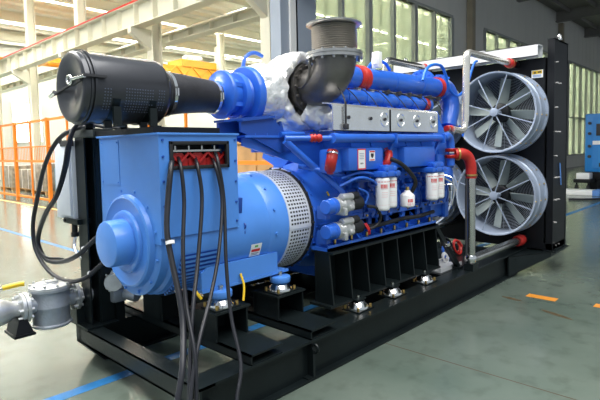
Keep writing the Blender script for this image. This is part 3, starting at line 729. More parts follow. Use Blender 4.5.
m.add([crumple(Vector(v)) for v in q.v], q.f)
m.build('foil_wrap', FOIL, tu, 'crumpled silver foil wrap')
# stepped blue brackets under the turbo
m = MB()
m.prism([(2.25, 2.93, 1.80), (2.70, 2.93, 1.85), (3.00, 2.93, 1.60), (2.80, 2.93, 1.54), (2.25, 2.93, 1.73)], (0, .02, 0))
m.prism([(2.36, 2.81, 1.805), (2.68, 2.81, 1.842), (2.95, 2.81, 1.62), (2.76, 2.81, 1.57), (2.36, 2.81, 1.735)], (0, .02, 0))
m.prism([(2.25, 2.86, 1.801), (2.70, 2.86, 1.851), (2.70, 2.86, 1.868), (2.25, 2.86, 1.818)], (0, .12, 0))
m.prism([(2.36, 2.79, 1.806), (2.69, 2.79, 1.843), (2.69, 2.79, 1.860), (2.36, 2.79, 1.823)], (0, .06, 0))
for xx in (2.47, 2.60): m.prism([(xx, 2.832, 1.81), (xx, 2.832, 1.70), (xx+.016, 2.832, 1.70), (xx+.016, 2.832, 1.81)], (0, .097, 0))
m.bar((2.76, 2.90, 1.58), (2.82, 2.96, 1.86), .06, .03).bar((2.90, 2.90, 1.56), (2.90, 2.98, 1.82), .06, .03)
m.build('turbo_bracket', DBLUE, tu)
m = MB()
m.prism([(2.40, 2.84, 1.69), (3.38, 2.84, 1.69), (3.40, 2.84, 1.36), (3.03, 2.84, 1.47), (2.40, 2.84, 1.63)], (0, .02, 0))
m.prism([(2.39, 2.80, 1.691), (3.38, 2.80, 1.691), (3.38, 2.80, 1.708), (2.39, 2.80, 1.708)], (0, .24, 0))
m.tube([(2.76, 2.76, 1.665), (2.80, 2.75, 1.63), (3.17, 2.56, 1.265), (3.20, 2.55, 1.23)], .028, 14, smooth=False)
for xx in (2.62, 2.86): m.prism([(xx, 2.862, 1.69), (xx, 2.862, 1.58), (xx+.016, 2.862, 1.58), (xx+.016, 2.862, 1.69)], (0, .14, 0))
m.cyl((2.74, 2.79, 1.715), (3.0, 2.79, 1.72), .02).bolts([(2.5+i*.12, 2.82, 1.708) for i in range(6)], (0, 0, 1), .012, .018)
m.build('support_bracket', BLUE, tu)
ex = thing('exhaust_elbow', 'dark iron exhaust elbow rising to a steel bellows with a round top flange', 'exhaust', (3.28, 2.70, 2.1))
SX = HC+AX*.335; SX.z = 0; sx, sy = SX.x, SX.y; ZL = 2.318; pts = []
for i in range(5): pts.append(HC-AX*(.06-.03*i))
rb = .205
for i in range(1, 15):
    a = i/14*PI/2; pts.append(HC+AX*(.335-rb+rb*math.sin(a))+Vector((0, 0, rb*(1-math.cos(a))*.98)))
pts.append((sx, sy, ZL+.01))
m = MB().tube(pts, (.150, .178), 48, smooth=False)
m.tube([HC+AX*.03+Vector((-.152, 0, -.02)), HC+AX*.13+Vector((-.157, 0, -.01)), HC+AX*.20+Vector((-.160, 0, .06)), HC+AX*.225+Vector((-.166, 0, .19))], .010, 8)
m.build('elbow', ELB, ex)
m = MB().lathe(HC+AX*.035, AX, [(0, .10), (0, .200), (.03, .200), (.034, .155)], 44)
m.bolts(ringpts(HC+AX*.065, AX, .179, 14), AX, .013, .024)
m.build('inlet_flange', ELB, ex)
m = MB().lathe((sx, sy, ZL), (0, 0, 1), [(0, .165), (0, .228), (.022, .228), (.026, .223), (.030, .228), (.050, .228), (.052, .165)], 56)
m.bolts(ringpts((sx, sy, ZL+.050), (0, 0, 1), .207, 14), (0, 0, 1), .011, .016).bolts(ringpts((sx, sy, ZL), (0, 0, 1), .207, 14), (0, 0, -1), .011, .018)
m.build('lower_flange', mat('dull_steel', (.50, .50, .49), .32, .9, .15, 10), ex)
pr = []
for i in range(19*4+1): pr.append((.05+i*.0028, .174+.011*math.cos(i/6*2*PI)))
MB().lathe((sx, sy, ZL), (0, 0, 1), pr, 64, cap=False).build('bellows', BELL, ex)
MB().lathe((sx, sy, ZL+.258), (0, 0, 1), [(0, .160), (.002, .185), (.006, .212), (.012, .224), (.020, .226), (.024, .220), (.024, .158), (-.1, .155)], 64, cap=False).build('top_flange', mat('dull_steel', (.42, .42, .42)), ex)

# ---------------------------------------------------------------- engine
en = thing('diesel_engine', 'large blue V engine in the middle of the skid with white oil filters', 'engine', (4.0, YC, .5))
NY = YC-.45                                     # near side of the crankcase
m = MB().lathe((0, YC, ZA), X1, [(2.945, .30), (2.945, .412), (2.955, .425), (2.99, .425), (3.005, .41), (3.10, .40), (3.20, .46), (3.34, .48)], 60)
for a in range(20):
    t = 2*PI*a/20+.1; q = Vector((2.972, YC+math.cos(t)*.425, ZA+math.sin(t)*.425)); m.bolts([q], (0, math.cos(t), math.sin(t)), .010, .010)
m.build('flywheel_housing', BLUE, en)
m = MB().bx(3.30, 5.08, NY+.03, YC+.42, .84, 1.45, .02).bx(3.30, 5.05, YC-.32, YC+.32, .45, .86, .04)
m.prism([(3.34, NY+.03, 1.30), (3.34, NY+.03, 1.44), (3.34, YC-.10, 1.75), (3.34, YC+.10, 1.75), (3.34, YC+.42, 1.44), (3.34, YC+.42, 1.30)], (1.70, 0, 0))
for i in range(7):
    xx = 3.36+i*.28; m.bx(xx, xx+.05, NY+.005, NY+.04, .86, 1.40)
m.bx(3.30, 5.05, NY-.01, NY+.04, 1.30, 1.36).bx(3.30, 5.05, NY-.01, NY+.04, .98, 1.03)
cc = m.build('crankcase', BLUE, en)
for xx, z, r in ((3.62, 1.14, .085), (4.02, 1.13, .095), (4.30, 1.15, .10), (4.66, 1.12, .085), (4.92, 1.13, .08)):
    m = MB().bcyl((xx, NY+.03, z), (xx, NY-.045, z), r, .008); m.bolts(ringpts((xx, NY-.045, z), (0, 1, 0), r*.78, 8), (0, -1, 0), .009, .010)
    m.build('side_cover', BLUE, en)
# feet rail with ribs and brass bolts
for s in (1, -1):
    yo, yi = YC-s*.575, YC-s*.40
    m = MB().bx(2.93, 4.63, *sorted((yo, yi)), .80, .826)
    m.bx(2.93, 4.63, *sorted((yo, yo+s*.012)), .80, .846).bx(3.0, 4.63, *sorted((yi, yi-s*.02)), .80, .99)
    for i in range(9):
        xx = 2.98+i*.20; m.prism([(xx, yo+s*.02, .826), (xx, yi, .826), (xx, yi, .975)], (.016, 0, 0))
    fr = m.build('mounting_foot', BLUE, en)
    b = MB()
    for i in range(8): b.bolts([(3.06+i*.215, YC-s*.535, .826)], (0, 0, 1), .013, .055).bolts([(3.06+i*.215, YC-s*.555, .80)], (0, 0, -1), .015, .018)
    absorb(b.build('bolt', BRASS, fr), fr)
# cylinder heads and rocker covers, both banks
for s in (1, -1):
    m = MB()
    for i in range(6):
        x0 = 3.30+i*.285
        P = [(x0, YC-s*.30, 1.40), (x0, YC-s*.56, 1.52), (x0, YC-s*.50, 1.70), (x0, YC-s*.40, 1.96), (x0, YC-s*.14, 1.86), (x0, YC-s*.10, 1.60)]
        m.prism(P if s > 0 else P[::-1], (.265, 0, 0))
    m.build('cylinder_head', BLUE, en)
    m = MB()
    for i in range(6):
        x0 = 3.31+i*.285
        P = [(x0, YC-s*.44, 1.90), (x0, YC-s*.41, 1.975), (x0, YC-s*.24, 1.95), (x0, YC-s*.15, 1.85)]
        m.prism(P if s > 0 else P[::-1], (.245, 0, 0))
    m.build('rocker_cover', BLUE, en)
    # intake manifold
    m = MB(); yy = YC-s*.33
    for i in range(6):
        x0 = 3.20+i*.262; m.bcyl((x0, yy, 2.045), (x0+.258, yy, 2.045), .070, .005, 24)
        m.cyl((x0+.250, yy, 2.045), (x0+.266, yy, 2.045), .076); m.bar((x0+.12, yy, 2.0), (x0+.12, yy, 1.93), .09, .10)
        m.bx(x0+.24, x0+.28, yy-.03, yy+.03, 2.09, 2.13)
    m.bcyl((4.80, yy, 2.04), (4.93, yy, 2.04), .07, .02)
    im = m.build('intake_manifold', BLUE, en)
    MB().lathe((4.76, yy, 2.04), X1, [(0, .066), (.0, .074), (.025, .078), (.05, .072), (.075, .078), (.09, .074), (.09, .066)], 28, cap=False).build('hose_sleeve', RED, im, 'red hose sleeve')
for i in range(7):
    x0 = 3.34+i*.24; MB().tube([(x0, YC-.36, 2.125), (x0+.03, YC-.42, 2.11), (x0+.09, YC-.47, 2.04), (x0+.14, YC-.50, 1.965)], .0045, 6).build('fuel_line', INK, en)
for i in range(7):
    x0 = 3.45+i*.21; MB().bcyl((x0, YC-.33, 2.09), (x0, YC-.33, 2.13), .018, .004, 10).bx(x0-.022, x0+.022, YC-.35, YC-.30, 2.11, 2.135).build('injector_cap', ALU, en)
# silver heat shields along the exhaust manifold
for x0, x1, kn in ((2.985, 3.76, (3.17, 3.47, 3.68)), (3.775, 4.63, (3.94, 4.22, 4.53))):
    yn = YC-.60
    m = MB().prism([(x0, yn, 1.735), (x0, yn, 1.925), (x0, yn+.02, 1.948), (x0, yn+.11, 1.958), (x0, yn+.11, 1.950), (x0, yn+.025, 1.938), (x0, yn+.012, 1.92), (x0, yn+.012, 1.735)], (x1-x0, 0, 0))
    if x0 > 3: m.bx(x0, x0+.006, yn, yn+.15, 1.735, 1.935)
    m.bx(x1-.006, x1, yn, yn+.15, 1.735, 1.935).bx(x0, x1, yn, yn+.15, 1.735, 1.741)
    hs = m.build('heat_shield', SILV, en, 'silver sheet metal heat shield')
    m = MB()
    for q, xx in enumerate(kn):
        if not (x0 < 3 and q < 2): m.torus((xx, yn-.001, 1.842), (0, 1, 0), .058, .006, 26, 6)
    if m.v: absorb(m.build('dimple', SILV, hs), hs)
    for xx in kn: MB().bolts([(xx, yn, 1.842)], (0, -1, 0), .015, .014).build('bolt', INK, hs)
m = MB().bx(3.35, 4.6, YC-.57, YC-.44, 1.76, 1.90); m.build('exhaust_manifold', IRON, en)
MB().bar((3.12, YC-.615, 1.96), (3.12, YC-.615, 1.77), .012, .012).bcyl((3.12, YC-.618, 1.79), (3.12, YC-.618, 1.745), .022, .004, 12).tube([(3.12, YC-.615, 1.95), (3.13, YC-.58, 2.02), (3.16, YC-.5, 2.10)], .006, 6).build('sensor_lead', INK, en)
# charge-air pipe on top
yt = 2.80
m = MB().cyl((3.70, yt, 2.235), (5.29, yt, 2.258), .103, n=36)
for xx in (4.28, 4.80): m.lathe((xx, yt, 2.2425), X1, [(0, .10), (0, .107), (.015, .107), (.015, .10)], 36, cap=False)
for xx in (4.20, 4.55, 4.95): m.bx(xx-.03, xx+.03, yt-.04, yt+.04, 2.08, 2.16)
cp = m.build('charge_air_pipe', BLUE, en)
def sleeve(p, ax, r, L, parent, name='hose_sleeve', mt=RED, lab='red hose sleeve'):
    m = MB().lathe(p, ax, [(0, r-.012), (0, r), (L*.2, r+.006), (L*.3, r-.004), (L*.45, r+.006), (L*.6, r-.003), (L*.8, r+.006), (L, r), (L, r-.012)], 34, cap=False)
    return m.build(name, mt, parent, lab)
sleeve((3.70, yt, 2.235), X1, .114, .14, cp); sleeve((5.19, yt, 2.256), X1, .114, .12, cp)
MB().tube([(3.50, yt+.30, 2.18), (3.54, yt+.10, 2.225), (3.60, yt, 2.235), (3.72, yt, 2.235)], .098, 24).build('air_pipe_elbow', BLUE, cp)
# blue end casting (after-cooler duct) at the front of the engine
m = MB().tube([(5.27, yt, 2.257), (5.34, yt, 2.262), (5.43, yt-.01, 2.23), (5.475, yt-.03, 2.14), (5.45, yt-.06, 2.02), (5.38, yt-.08, 1.90), (5.34, yt-.09, 1.82)], (.135, .085), 18)
m.lathe((5.25, yt, 2.257), X1, [(0, .10), (0, .14), (.03, .14)], 30)
m.bx(5.22, 5.46, yt-.20, yt+.03, 1.79, 1.82).bolts([(5.25, yt-.18, 1.82), (5.43, yt-.18, 1.82), (5.25, yt, 1.82), (5.43, yt, 1.82)], (0, 0, 1), .012, .016)
for t in range(8): m.bolts([(5.16+.042*t, yt-.04, 2.375+.012*math.sin(t/7*PI))], (0, 0, 1), .010, .02)
m.build('air_duct_casting', BLUE, en)
m = MB().bx(4.60, 5.40, YC-.06, YC+.42, 2.20, 2.40, .02)
for i in range(9): m.bolts([(4.66+i*.085, YC-.0, 2.40)], (0, 0, 1), .012, .012)
m.lathe((5.20, YC-.08, 2.31), X1, [(0, .17), (.05, .17), (.05, .12), (.10, .11)], 36).bolts(ringpts((5.20, YC-.08, 2.31), (-1, 0, 0), .145, 16), (-1, 0, 0), .011, .012)
m.build('intercooler', BLUE, en)
MB().cyl((3.85, YC+.27, 2.24), (5.1, YC+.27, 2.26), .10, n=30).build('charge_air_pipe', BLUE, en)
m = MB().tube([(4.62, 2.62, 2.27), (4.681, 2.62, 2.382), (4.805, 2.62, 2.445), (5.0, 2.62, 2.455), (5.112, 2.62, 2.36), (5.204, 2.62, 2.216), (5.372, 2.62, 2.161), (5.56, 2.62, 2.24), (5.62, 2.64, 2.32)], .016, 8)
m.build('vent_hose', mat('bright_blue_hose', (.01, .16, .75), .35, 0, .05, 8), en, 'bright blue hose')
MB().tube([(4.05, 2.9, 2.36), (4.10, 2.86, 2.43), (4.25, 2.84, 2.44), (4.38, 2.86, 2.38)], .016, 8).build('vent_hose', mat('bright_blue_hose', (.01, .16, .75)), en, 'bright blue hose')
m = MB().bx(3.98, 4.04, 2.72, 2.80, 2.35, 2.50, .008).bx(3.95, 4.0, 2.74, 2.78, 2.38, 2.44); m.build('sensor_block', WHITE, en)
m = MB()
for i in range(6): m.tube([(4.0+i*.2, 2.74, 2.13), (4.06+i*.2, 2.68, 2.12), (4.12+i*.2, 2.70, 2.14), (4.2+i*.2, 2.74, 2.13)], .012, 6).bx(4.03+i*.2, 4.07+i*.2, 2.66, 2.70, 2.10, 2.135)
m.build('wiring_loom', INK, en)
# water pipe along the near side
wp = MB().tube([(2.96, 2.43, 1.676), (4.60, 2.43, 1.682), (4.70, 2.43, 1.682)], .035, 20, smooth=False)
wp.tube([(4.69, 2.43, 1.682), (4.77, 2.43, 1.70), (4.825, 2.43, 1.665), (4.84, 2.43, 1.57), (4.84, 2.43, 1.40)], .042, 20)
wp.cyl((2.93, 2.43, 1.676), (2.99, 2.43, 1.676), .039)
for xx in (3.75, 4.62): wp.bx(xx, xx+.012, 2.38, 2.48, 1.63, 1.72)
wp.bar((3.78, 2.44, 1.66), (3.72, 2.50, 1.46), .03, .02).bar((4.62, 2.44, 1.66), (4.52, 2.50, 1.42), .035, .02)
wpo = wp.build('water_pipe', BLUE, en)
MB().cyl((2.62, 2.62, 1.68), (2.95, 2.44, 1.677), .020).build('pipe_branch', BLUE, wpo)
sleeve((2.79, 2.527, 1.679), (.87, -.475, -.01), .026, .09, wpo)
for z in (1.54, 1.475): sleeve((4.838, 2.43, z), (0, 0, 1), .053, .035, wpo)
MB().lathe((4.84, 2.43, 1.525), (0, 0, 1), [(0, .048), (0, .052), (.014, .052), (.014, .048)], 24, cap=False).build('hose_clamp', CHROME, wpo)
# red elbow hoses between block and pipe
def red_elbow(pts, r):
    o = MB().tube(pts, r, 20).build('hose_elbow', RED, en, 'red hose elbow')
    P = [Vector(p) for p in pts]
    m = MB()
    for a, b in ((P[0], P[1]), (P[-1], P[-2])):
        d = (b-a).normalized(); m.lathe(a+d*.02, d, [(0, r), (0, r+.004), (.014, r+.004), (.014, r)], 24, cap=False)
    m.build('hose_clamp', CHROME, o, 'steel hose clamp')
red_elbow([(3.02, 2.50, 1.58), (3.00, 2.49, 1.53), (2.985, 2.49, 1.49), (3.01, 2.52, 1.45), (3.07, 2.57, 1.43)], .044)
red_elbow([(3.78, 2.50, 1.57), (3.74, 2.46, 1.53), (3.70, 2.45, 1.47), (3.68, 2.50, 1.43)], .035)
red_elbow([(4.78, 2.45, 1.78), (4.86, 2.44, 1.785), (4.98, 2.46, 1.77)], .030)
# two blue control boxes
for x0, x1, z0, z1, lb in ((3.115, 3.60, 1.415, 1.605, 1), (3.93, 4.50, 1.41, 1.605, 0)):
    m = MB().bx(x0, x1, YC-.645, YC-.44, z0, z1, .034)
    m.bx(x0-.13, x0+.04, YC-.57, YC-.44, z0-.01, z1-.01, .03)
    bo = m.build('control_box', BLUE, en, 'blue box with rounded edges')
    if lb:
        yl = YC-.646
        m = MB().use(REDINK).bx(3.225, 3.335, yl-.001, yl, 1.425, 1.592).use(WHITE).bx(3.235, 3.325, yl-.002, yl-.001, 1.435, 1.582).use(INK)
        m.bx(3.262, 3.272, yl-.003, yl-.002, 1.468, 1.480).bx(3.277, 3.284, yl-.003, yl-.002, 1.468, 1.480).bx(3.290, 3.297, yl-.003, yl-.002, 1.468, 1.480)
        m.use(GREY)
        for q in range(4): m.bx(3.25, 3.31, yl-.003, yl-.002, 1.51+q*.014, 1.515+q*.014)
        m.build('notice_label', None, bo, 'white label in a red frame')
        m = MB().use(WHITE).bx(3.385, 3.465, yl-.001, yl, 1.49, 1.575).use(REDINK).bx(3.39, 3.46, yl-.002, yl-.001, 1.562, 1.572).bx(3.395, 3.455, yl-.002, yl-.001, 1.495, 1.503)
        m.use(INK).prism([(3.405, yl-.002, 1.552), (3.445, yl-.002, 1.552), (3.445, yl-.002, 1.53), (3.425, yl-.002, 1.512), (3.405, yl-.002, 1.53)], (0, .001, 0))
        m.build('warning_label', None, bo, 'white label with a dark shield mark')
# oil and fuel filters
def oil_filter(x, y, zt, zb, r, label):
    m = MB().lathe((x, y, zb), (0, 0, 1), [(0, 0), (.0, r*.75), (.006, r*.9), (.014, r*.985), (.025, r), (zt-zb-.02, r), (zt-zb-.008, r*.97), (zt-zb, r*.9)], 36)
    o = m.build('oil_filter', WHITE, en, label)
    mk = MB(); a0 = 0
    # frame((0,0,1)) has x = a cross d; angles measured so that the mark faces the near side and the camera
    def arc(t0, t1, z0, z1, mt):
        mk.use(mt); n = 6
        vs = []; 
        for i in range(n+1):
            a = t0+(t1-t0)*i/n
            for z in (z0, z1): vs.append((x+math.cos(a)*(r+.0012), y+math.sin(a)*(r+.0012), z))
        mk.add(vs, [(2*i, 2*i+2, 2*i+3, 2*i+1) for i in range(n)])
    c = math.radians(236)
    arc(c-1.3, c+1.3, zt-.034, zt-.029, REDINK)
    for k in range(5): arc(c-.62+k*.2, c-.48+k*.2, zt-.082, zt-.052, REDINK)
    arc(c-.62, c+.40, zt-.090, zt-.087, REDINK)
    for k in range(3): arc(c-.5, c+.4, zt-.122-k*.018, zt-.119-k*.018, mat('pale_red_print', (.80, .45, .45), .5, 0, .02, 6))
    arc(c-1.3, c+1.3, zb+.05, zb+.0515, mat('pale_red_print', (.80, .45, .45)))
    mk.build('printed_mark', None, o, 'red printed lettering')
    return o
oil_filter(3.53, 2.385, 1.345, 1.07, .060, 'white oil filter, leftmost and nearest')
oil_filter(3.675, 2.405, 1.345, 1.08, .058, 'white oil filter beside the leftmost one')
oil_filter(4.37, 2.385, 1.345, 1.085, .060, 'white oil filter of the right-hand pair, left one')
oil_filter(4.52, 2.40, 1.345, 1.09, .058, 'white oil filter of the right-hand pair, right one')
m = MB().lathe((3.945, 2.40, 1.06), (0, 0, 1), [(0, 0), (0, .052), (.012, .066), (.10, .066), (.112, .060), (.135, .030), (.15, .022)], 32)
ff = m.build('fuel_filter', WHITE, en, 'short white filter with a conical top')
m = MB().use(REDINK)
c = math.radians(236); 
for k in range(4):
    a = c-.35+k*.2; vs = [(3.945+math.cos(b)*.0672, 2.40+math.sin(b)*.0672, z) for b in (a, a+.14) for z in (1.105, 1.135)]; m.add(vs, [(0, 2, 3, 1)])
for k in range(2):
    vs = [(3.945+math.cos(b)*.0672, 2.40+math.sin(b)*.0672, z) for b in (c-.4, c+.0, c+.45) for z in (1.08+k*.01, 1.084+k*.01)]; m.add(vs, [(0, 2, 3, 1), (2, 4, 5, 3)])
absorb(m.build('printed_mark', None, ff), ff)
MB().bcyl((3.945, 2.40, 1.205), (3.945, 2.40, 1.24), .018, .004, 10).build('bleed_screw', BRASS, ff)
for xa, xb in ((3.47, 3.745), (4.305, 4.585)):
    m = MB().bx(xa, xb, 2.34, 2.60, 1.352, 1.40, .010).bx(xa+.06, xb-.05, 2.35, 2.50, 1.395, 1.45, .012)
    for q in (.07, .2): m.bcyl((xa+q, 2.36, 1.40), (xa+q, 2.36, 1.435), .025, .005, 14); m.cyl((xa+q, 2.33, 1.375), (xa+q, 2.36, 1.375), .016, n=8)
    m.build('filter_head', BLUE, en)
m = MB().tube([(3.70, 2.42, 1.50), (3.78, 2.37, 1.46), (3.90, 2.35, 1.38), (4.02, 2.36, 1.28), (4.05, 2.42, 1.18)], .019, 12)
m.build('fuel_hose', RUB, en, 'black hose')
m = MB().tube([(3.1, 2.50, 1.30), (3.25, 2.42, 1.36), (3.4, 2.40, 1.33), (3.5, 2.42, 1.27), (3.53, 2.48, 1.2)], .011, 8)
m.tube([(3.12, 2.50, 1.36), (3.3, 2.44, 1.40), (3.5, 2.44, 1.37), (3.54, 2.46, 1.33)], .011, 8)
m.tube([(3.3, 2.46, 1.27), (3.38, 2.43, 1.22), (3.36, 2.44, 1.14)], .009, 8)
m.tube([(2.96, 2.80, 1.46), (2.97, 2.66, 1.44), (3.10, 2.55, 1.40), (3.3, 2.52, 1.34)], .020, 10)
m.build('oil_line', BLUE, en)
m = MB().tube([(3.36, 2.42, 1.12), (3.45, 2.40, 1.10), (3.52, 2.40, 1.02), (3.50, 2.42, .95), (3.42, 2.44, .92)], .013, 8)
m.tube([(3.45, 2.50, .93), (3.7, 2.50, .925), (4.0, 2.50, .935), (4.3, 2.50, .925), (4.6, 2.50, .94)], .020, 8)
m.build('wiring_loom', RUB, en)
m = MB()
for i in range(2): m.tube([(3.33+.02*i, 2.43, .98), (3.35+.02*i, 2.41, .93), (3.37+.02*i, 2.42, .885)], .006, 6)
m.build('starter_wire', REDINK, en, 'red starter wire')
# starters
for z, dy in ((1.15, 0), (.955, .0)):
    y = 2.485
    m = MB().lathe((2.90, y, z), X1, [(0, .050), (.006, .057), (.075, .057), (.08, .066), (.105, .066)], 28).bar((2.97, y+.03, z-.05), (2.97, y+.12, z-.05), .05, .1)
    so = m.build('starter_motor', BLUE, en)
    m = MB().lathe((3.005, y, z), X1, [(0, .066), (.02, .068), (.03, .053), (.07, .060), (.08, .070), (.14, .068), (.15, .05), (.205, .05)], 26)
    m.bolts(ringpts((3.025, y, z), X1, .058, 6), X1, .010, .025).bcyl((3.06, y-.03, z+.062), (3.19, y-.03, z+.062), .032, .005, 14)
    m.bx(3.05, 3.09, y-.075, y+.05, z-.075, z-.02, .006).bcyl((3.12, y-.055, z-.02), (3.17, y-.055, z-.02), .028, .004, 12)
    m.build('starter_gearcase', ALU, so, 'bare aluminium casting')
    m = MB().lathe((3.21, y, z), X1, [(0, .045), (.01, .058), (.12, .058), (.135, .045)], 22).bcyl((3.18, y-.02, z+.066), (3.28, y-.02, z+.066), .032, .006, 14)
    m.build('starter_body', RUB, so, 'black motor body')
MB().use(YEL).bx(3.185, 3.20, YC-.3, YC-.27, 1.36, 1.38).bar((3.15, YC-.385, 1.245), (3.16, YC-.40, 1.21), .02, .012).build('yellow_tag', None, en, 'yellow tags')
# front of the engine
m = MB().bx(5.05, 5.14, YC-.46, YC+.46, .82, 1.75, .02).bcyl((5.14, YC, 1.0), (5.26, YC, 1.0), .20, .01, 40).bcyl((5.14, YC-.28, 1.42), (5.24, YC-.28, 1.42), .12, .01, 32).bcyl((4.80, 2.50, 1.30), (4.80, 2.42, 1.30), .09, .01, 24)
m.bx(4.66, 5.02, 2.48, 2.66, 1.36, 1.52, .02)
m.build('front_cover', BLUE, en)
m = MB()
random.seed(11)
for i in range(46):                              # small pipe unions, plugs and bosses over the near side
    xx = random.uniform(3.3, 5.0); z = random.choice((1.00, 1.06, 1.22, 1.27, 1.31, 1.34))+random.uniform(-.02, .02); r = random.uniform(.010, .022)
    m.bcyl((xx, NY+.04, z), (xx, NY-random.uniform(.02, .06), z), r, .003, 10)
for i in range(12):
    xx = 3.36+i*.14; m.bx(xx, xx+.06, NY-.02, NY+.04, 1.205, 1.245, .006)
absorb(m.build('boss', BLUE, en), cc)
m = MB()
for i in range(9):
    xx = 3.42+i*.19; m.tube([(xx, NY-.02, 1.26), (xx+.02, NY-.06, 1.20), (xx+.06, NY-.07, 1.10), (xx+.10, NY-.03, 1.0)], .008, 6)
m.build('injection_pipe', DBLUE, en)
m = MB().bolts([(3.4+i*.12, NY-.012, 1.332) for i in range(14)], (0, -1, 0), .010, .012).bolts([(3.42+i*.17, NY-.012, 1.005) for i in range(10)], (0, -1, 0), .011, .014)
absorb(m.build('bolt', BRASS, en), cc)
m = MB().tube([(4.66, 2.46, 1.32), (4.72, 2.36, 1.28), (4.70, 2.34, 1.18), (4.74, 2.36, 1.05), (4.84, 2.42, .95)], .008, 6).tube([(4.68, 2.46, 1.30), (4.76, 2.37, 1.22), (4.76, 2.35, 1.14), (4.70, 2.36, 1.0)], .008, 6).tube([(4.70, 2.5, 1.2), (4.80, 2.38, 1.2), (4.82, 2.36, 1.08)], .007, 6)
m.build('braided_line', CHROME, en, 'braided steel line')

# ---------------------------------------------------------------- coolant pipes to the radiator
lp = thing('coolant_pipe', 'lower steel coolant pipe with red hoses, standing in front of the lower near fan', 'pipe', (5.05, 2.30, .35))
yl = 2.30
MB().tube([(5.035, yl, 1.30), (5.035, yl, .46), (5.045, yl, .425), (5.08, yl, .405), (5.14, yl, .40), (6.36, yl, .40)], .046, 22, smooth=False).build('tube', STEEL, lp)
MB().lathe((5.035, yl, .40), (0, 0, 1), [(-.06, 0), (-.05, .04), (-.01, .062), (.03, .062), (.05, .05)], 22).build('joint', CHROME, lp)
h = MB().tube([(4.865, 2.40, 1.515), (4.93, 2.345, 1.518), (4.99, 2.315, 1.485), (5.028, 2.30, 1.40), (5.035, 2.30, 1.32), (5.035, 2.30, 1.26)], .056, 24).build('hose', RED, lp, 'red elbow hose')
MB().lathe((5.035, yl, 1.285), (0, 0, 1), [(0, .060), (0, .065), (.018, .065), (.018, .060)], 26, cap=False).lathe((4.885, 2.385, 1.516), (.75, -.6, .02), [(0, .060), (0, .066), (.018, .066), (.018, .060)], 26, cap=False).build('hose_clamp', BRASS, h, 'brass coloured hose clamp')
sleeve((6.34, yl, .40), X1, .062, .16, lp)
MB().cyl((6.46, yl, .40), (6.60, yl, .40), .05).build('stub', RBLACK, lp)
MB().bx(4.98, 5.10, yl-.05, yl+.05, .286, .36).build('bracket', BLACK, lp)
MB().tube([(4.97, yl+.02, 1.26), (4.965, yl+.02, .8), (4.97, yl+.02, .45)], .014, 8).build('thin_line', INK, lp)
upn = thing('coolant_pipe', 'upper pale steel coolant pipe rising past the near fans to the radiator top', 'pipe', (5.18, 2.42, 1.7))
yu = 2.42
MB().tube([(4.86, yu, 1.775), (4.96, yu, 1.765), (5.07, yu, 1.76), (5.13, yu, 1.79), (5.155, yu, 1.86)], .034, 18).tube([(5.155, yu, 1.86), (5.185, yu, 2.49)], .038, 18, smooth=False).tube([(5.185, yu, 2.47), (5.188, yu, 2.55), (5.21, yu, 2.585), (5.27, yu, 2.60)], .038, 18).tube([(5.26, yu, 2.598), (6.36, yu, 2.61)], .036, 18, smooth=False).build('tube', mat('pale_pipe_steel', (.80, .77, .70), .25, .75, .08, 8, .03, 50), upn)
sleeve((6.32, yu, 2.61), X1, .052, .14, upn)
MB().lathe((6.385, yu, 2.61), X1, [(0, .054), (0, .062), (.02, .062), (.02, .054)], 22, cap=False).build('hose_clamp', BRASS, upn, 'brass coloured hose clamp')
MB().cyl((6.44, yu, 2.61), (6.60, yu, 2.61), .044).build('stub', RBLACK, upn)
MB().tube([(5.62, 2.5, 2.56), (5.544, 2.5, 2.52), (5.417, 2.5, 2.33), (5.343, 2.5, 2.105), (5.30, 2.5, 1.83), (5.26, 2.5, 1.70)], .014, 8).build('vent_hose', mat('bright_blue_hose', (.01, .16, .75)), upn, 'blue hose beside the pipe')
upf = thing('coolant_pipe', 'far steel coolant pipe bending over behind the blue charge-air pipe', 'pipe', (5.43, 3.60, 1.9))
MB().tube([(5.38, 3.6, 1.9), (5.39, 3.6, 2.3), (5.42, 3.6, 2.60), (5.44, 3.6, 2.68), (5.52, 3.6, 2.70), (5.7, 3.6, 2.70), (6.42, 3.6, 2.70)], .045, 18).build('tube', STEEL, upf)
sleeve((6.36, 3.6, 2.70), X1, .056, .14, upf); MB().cyl((6.48, 3.6, 2.70), (6.60, 3.6, 2.70), .044).build('stub', RBLACK, upf)
MB().bx(5.30, 5.46, 3.50, 3.62, 1.85, 1.92).build('bracket', BLACK, upf)

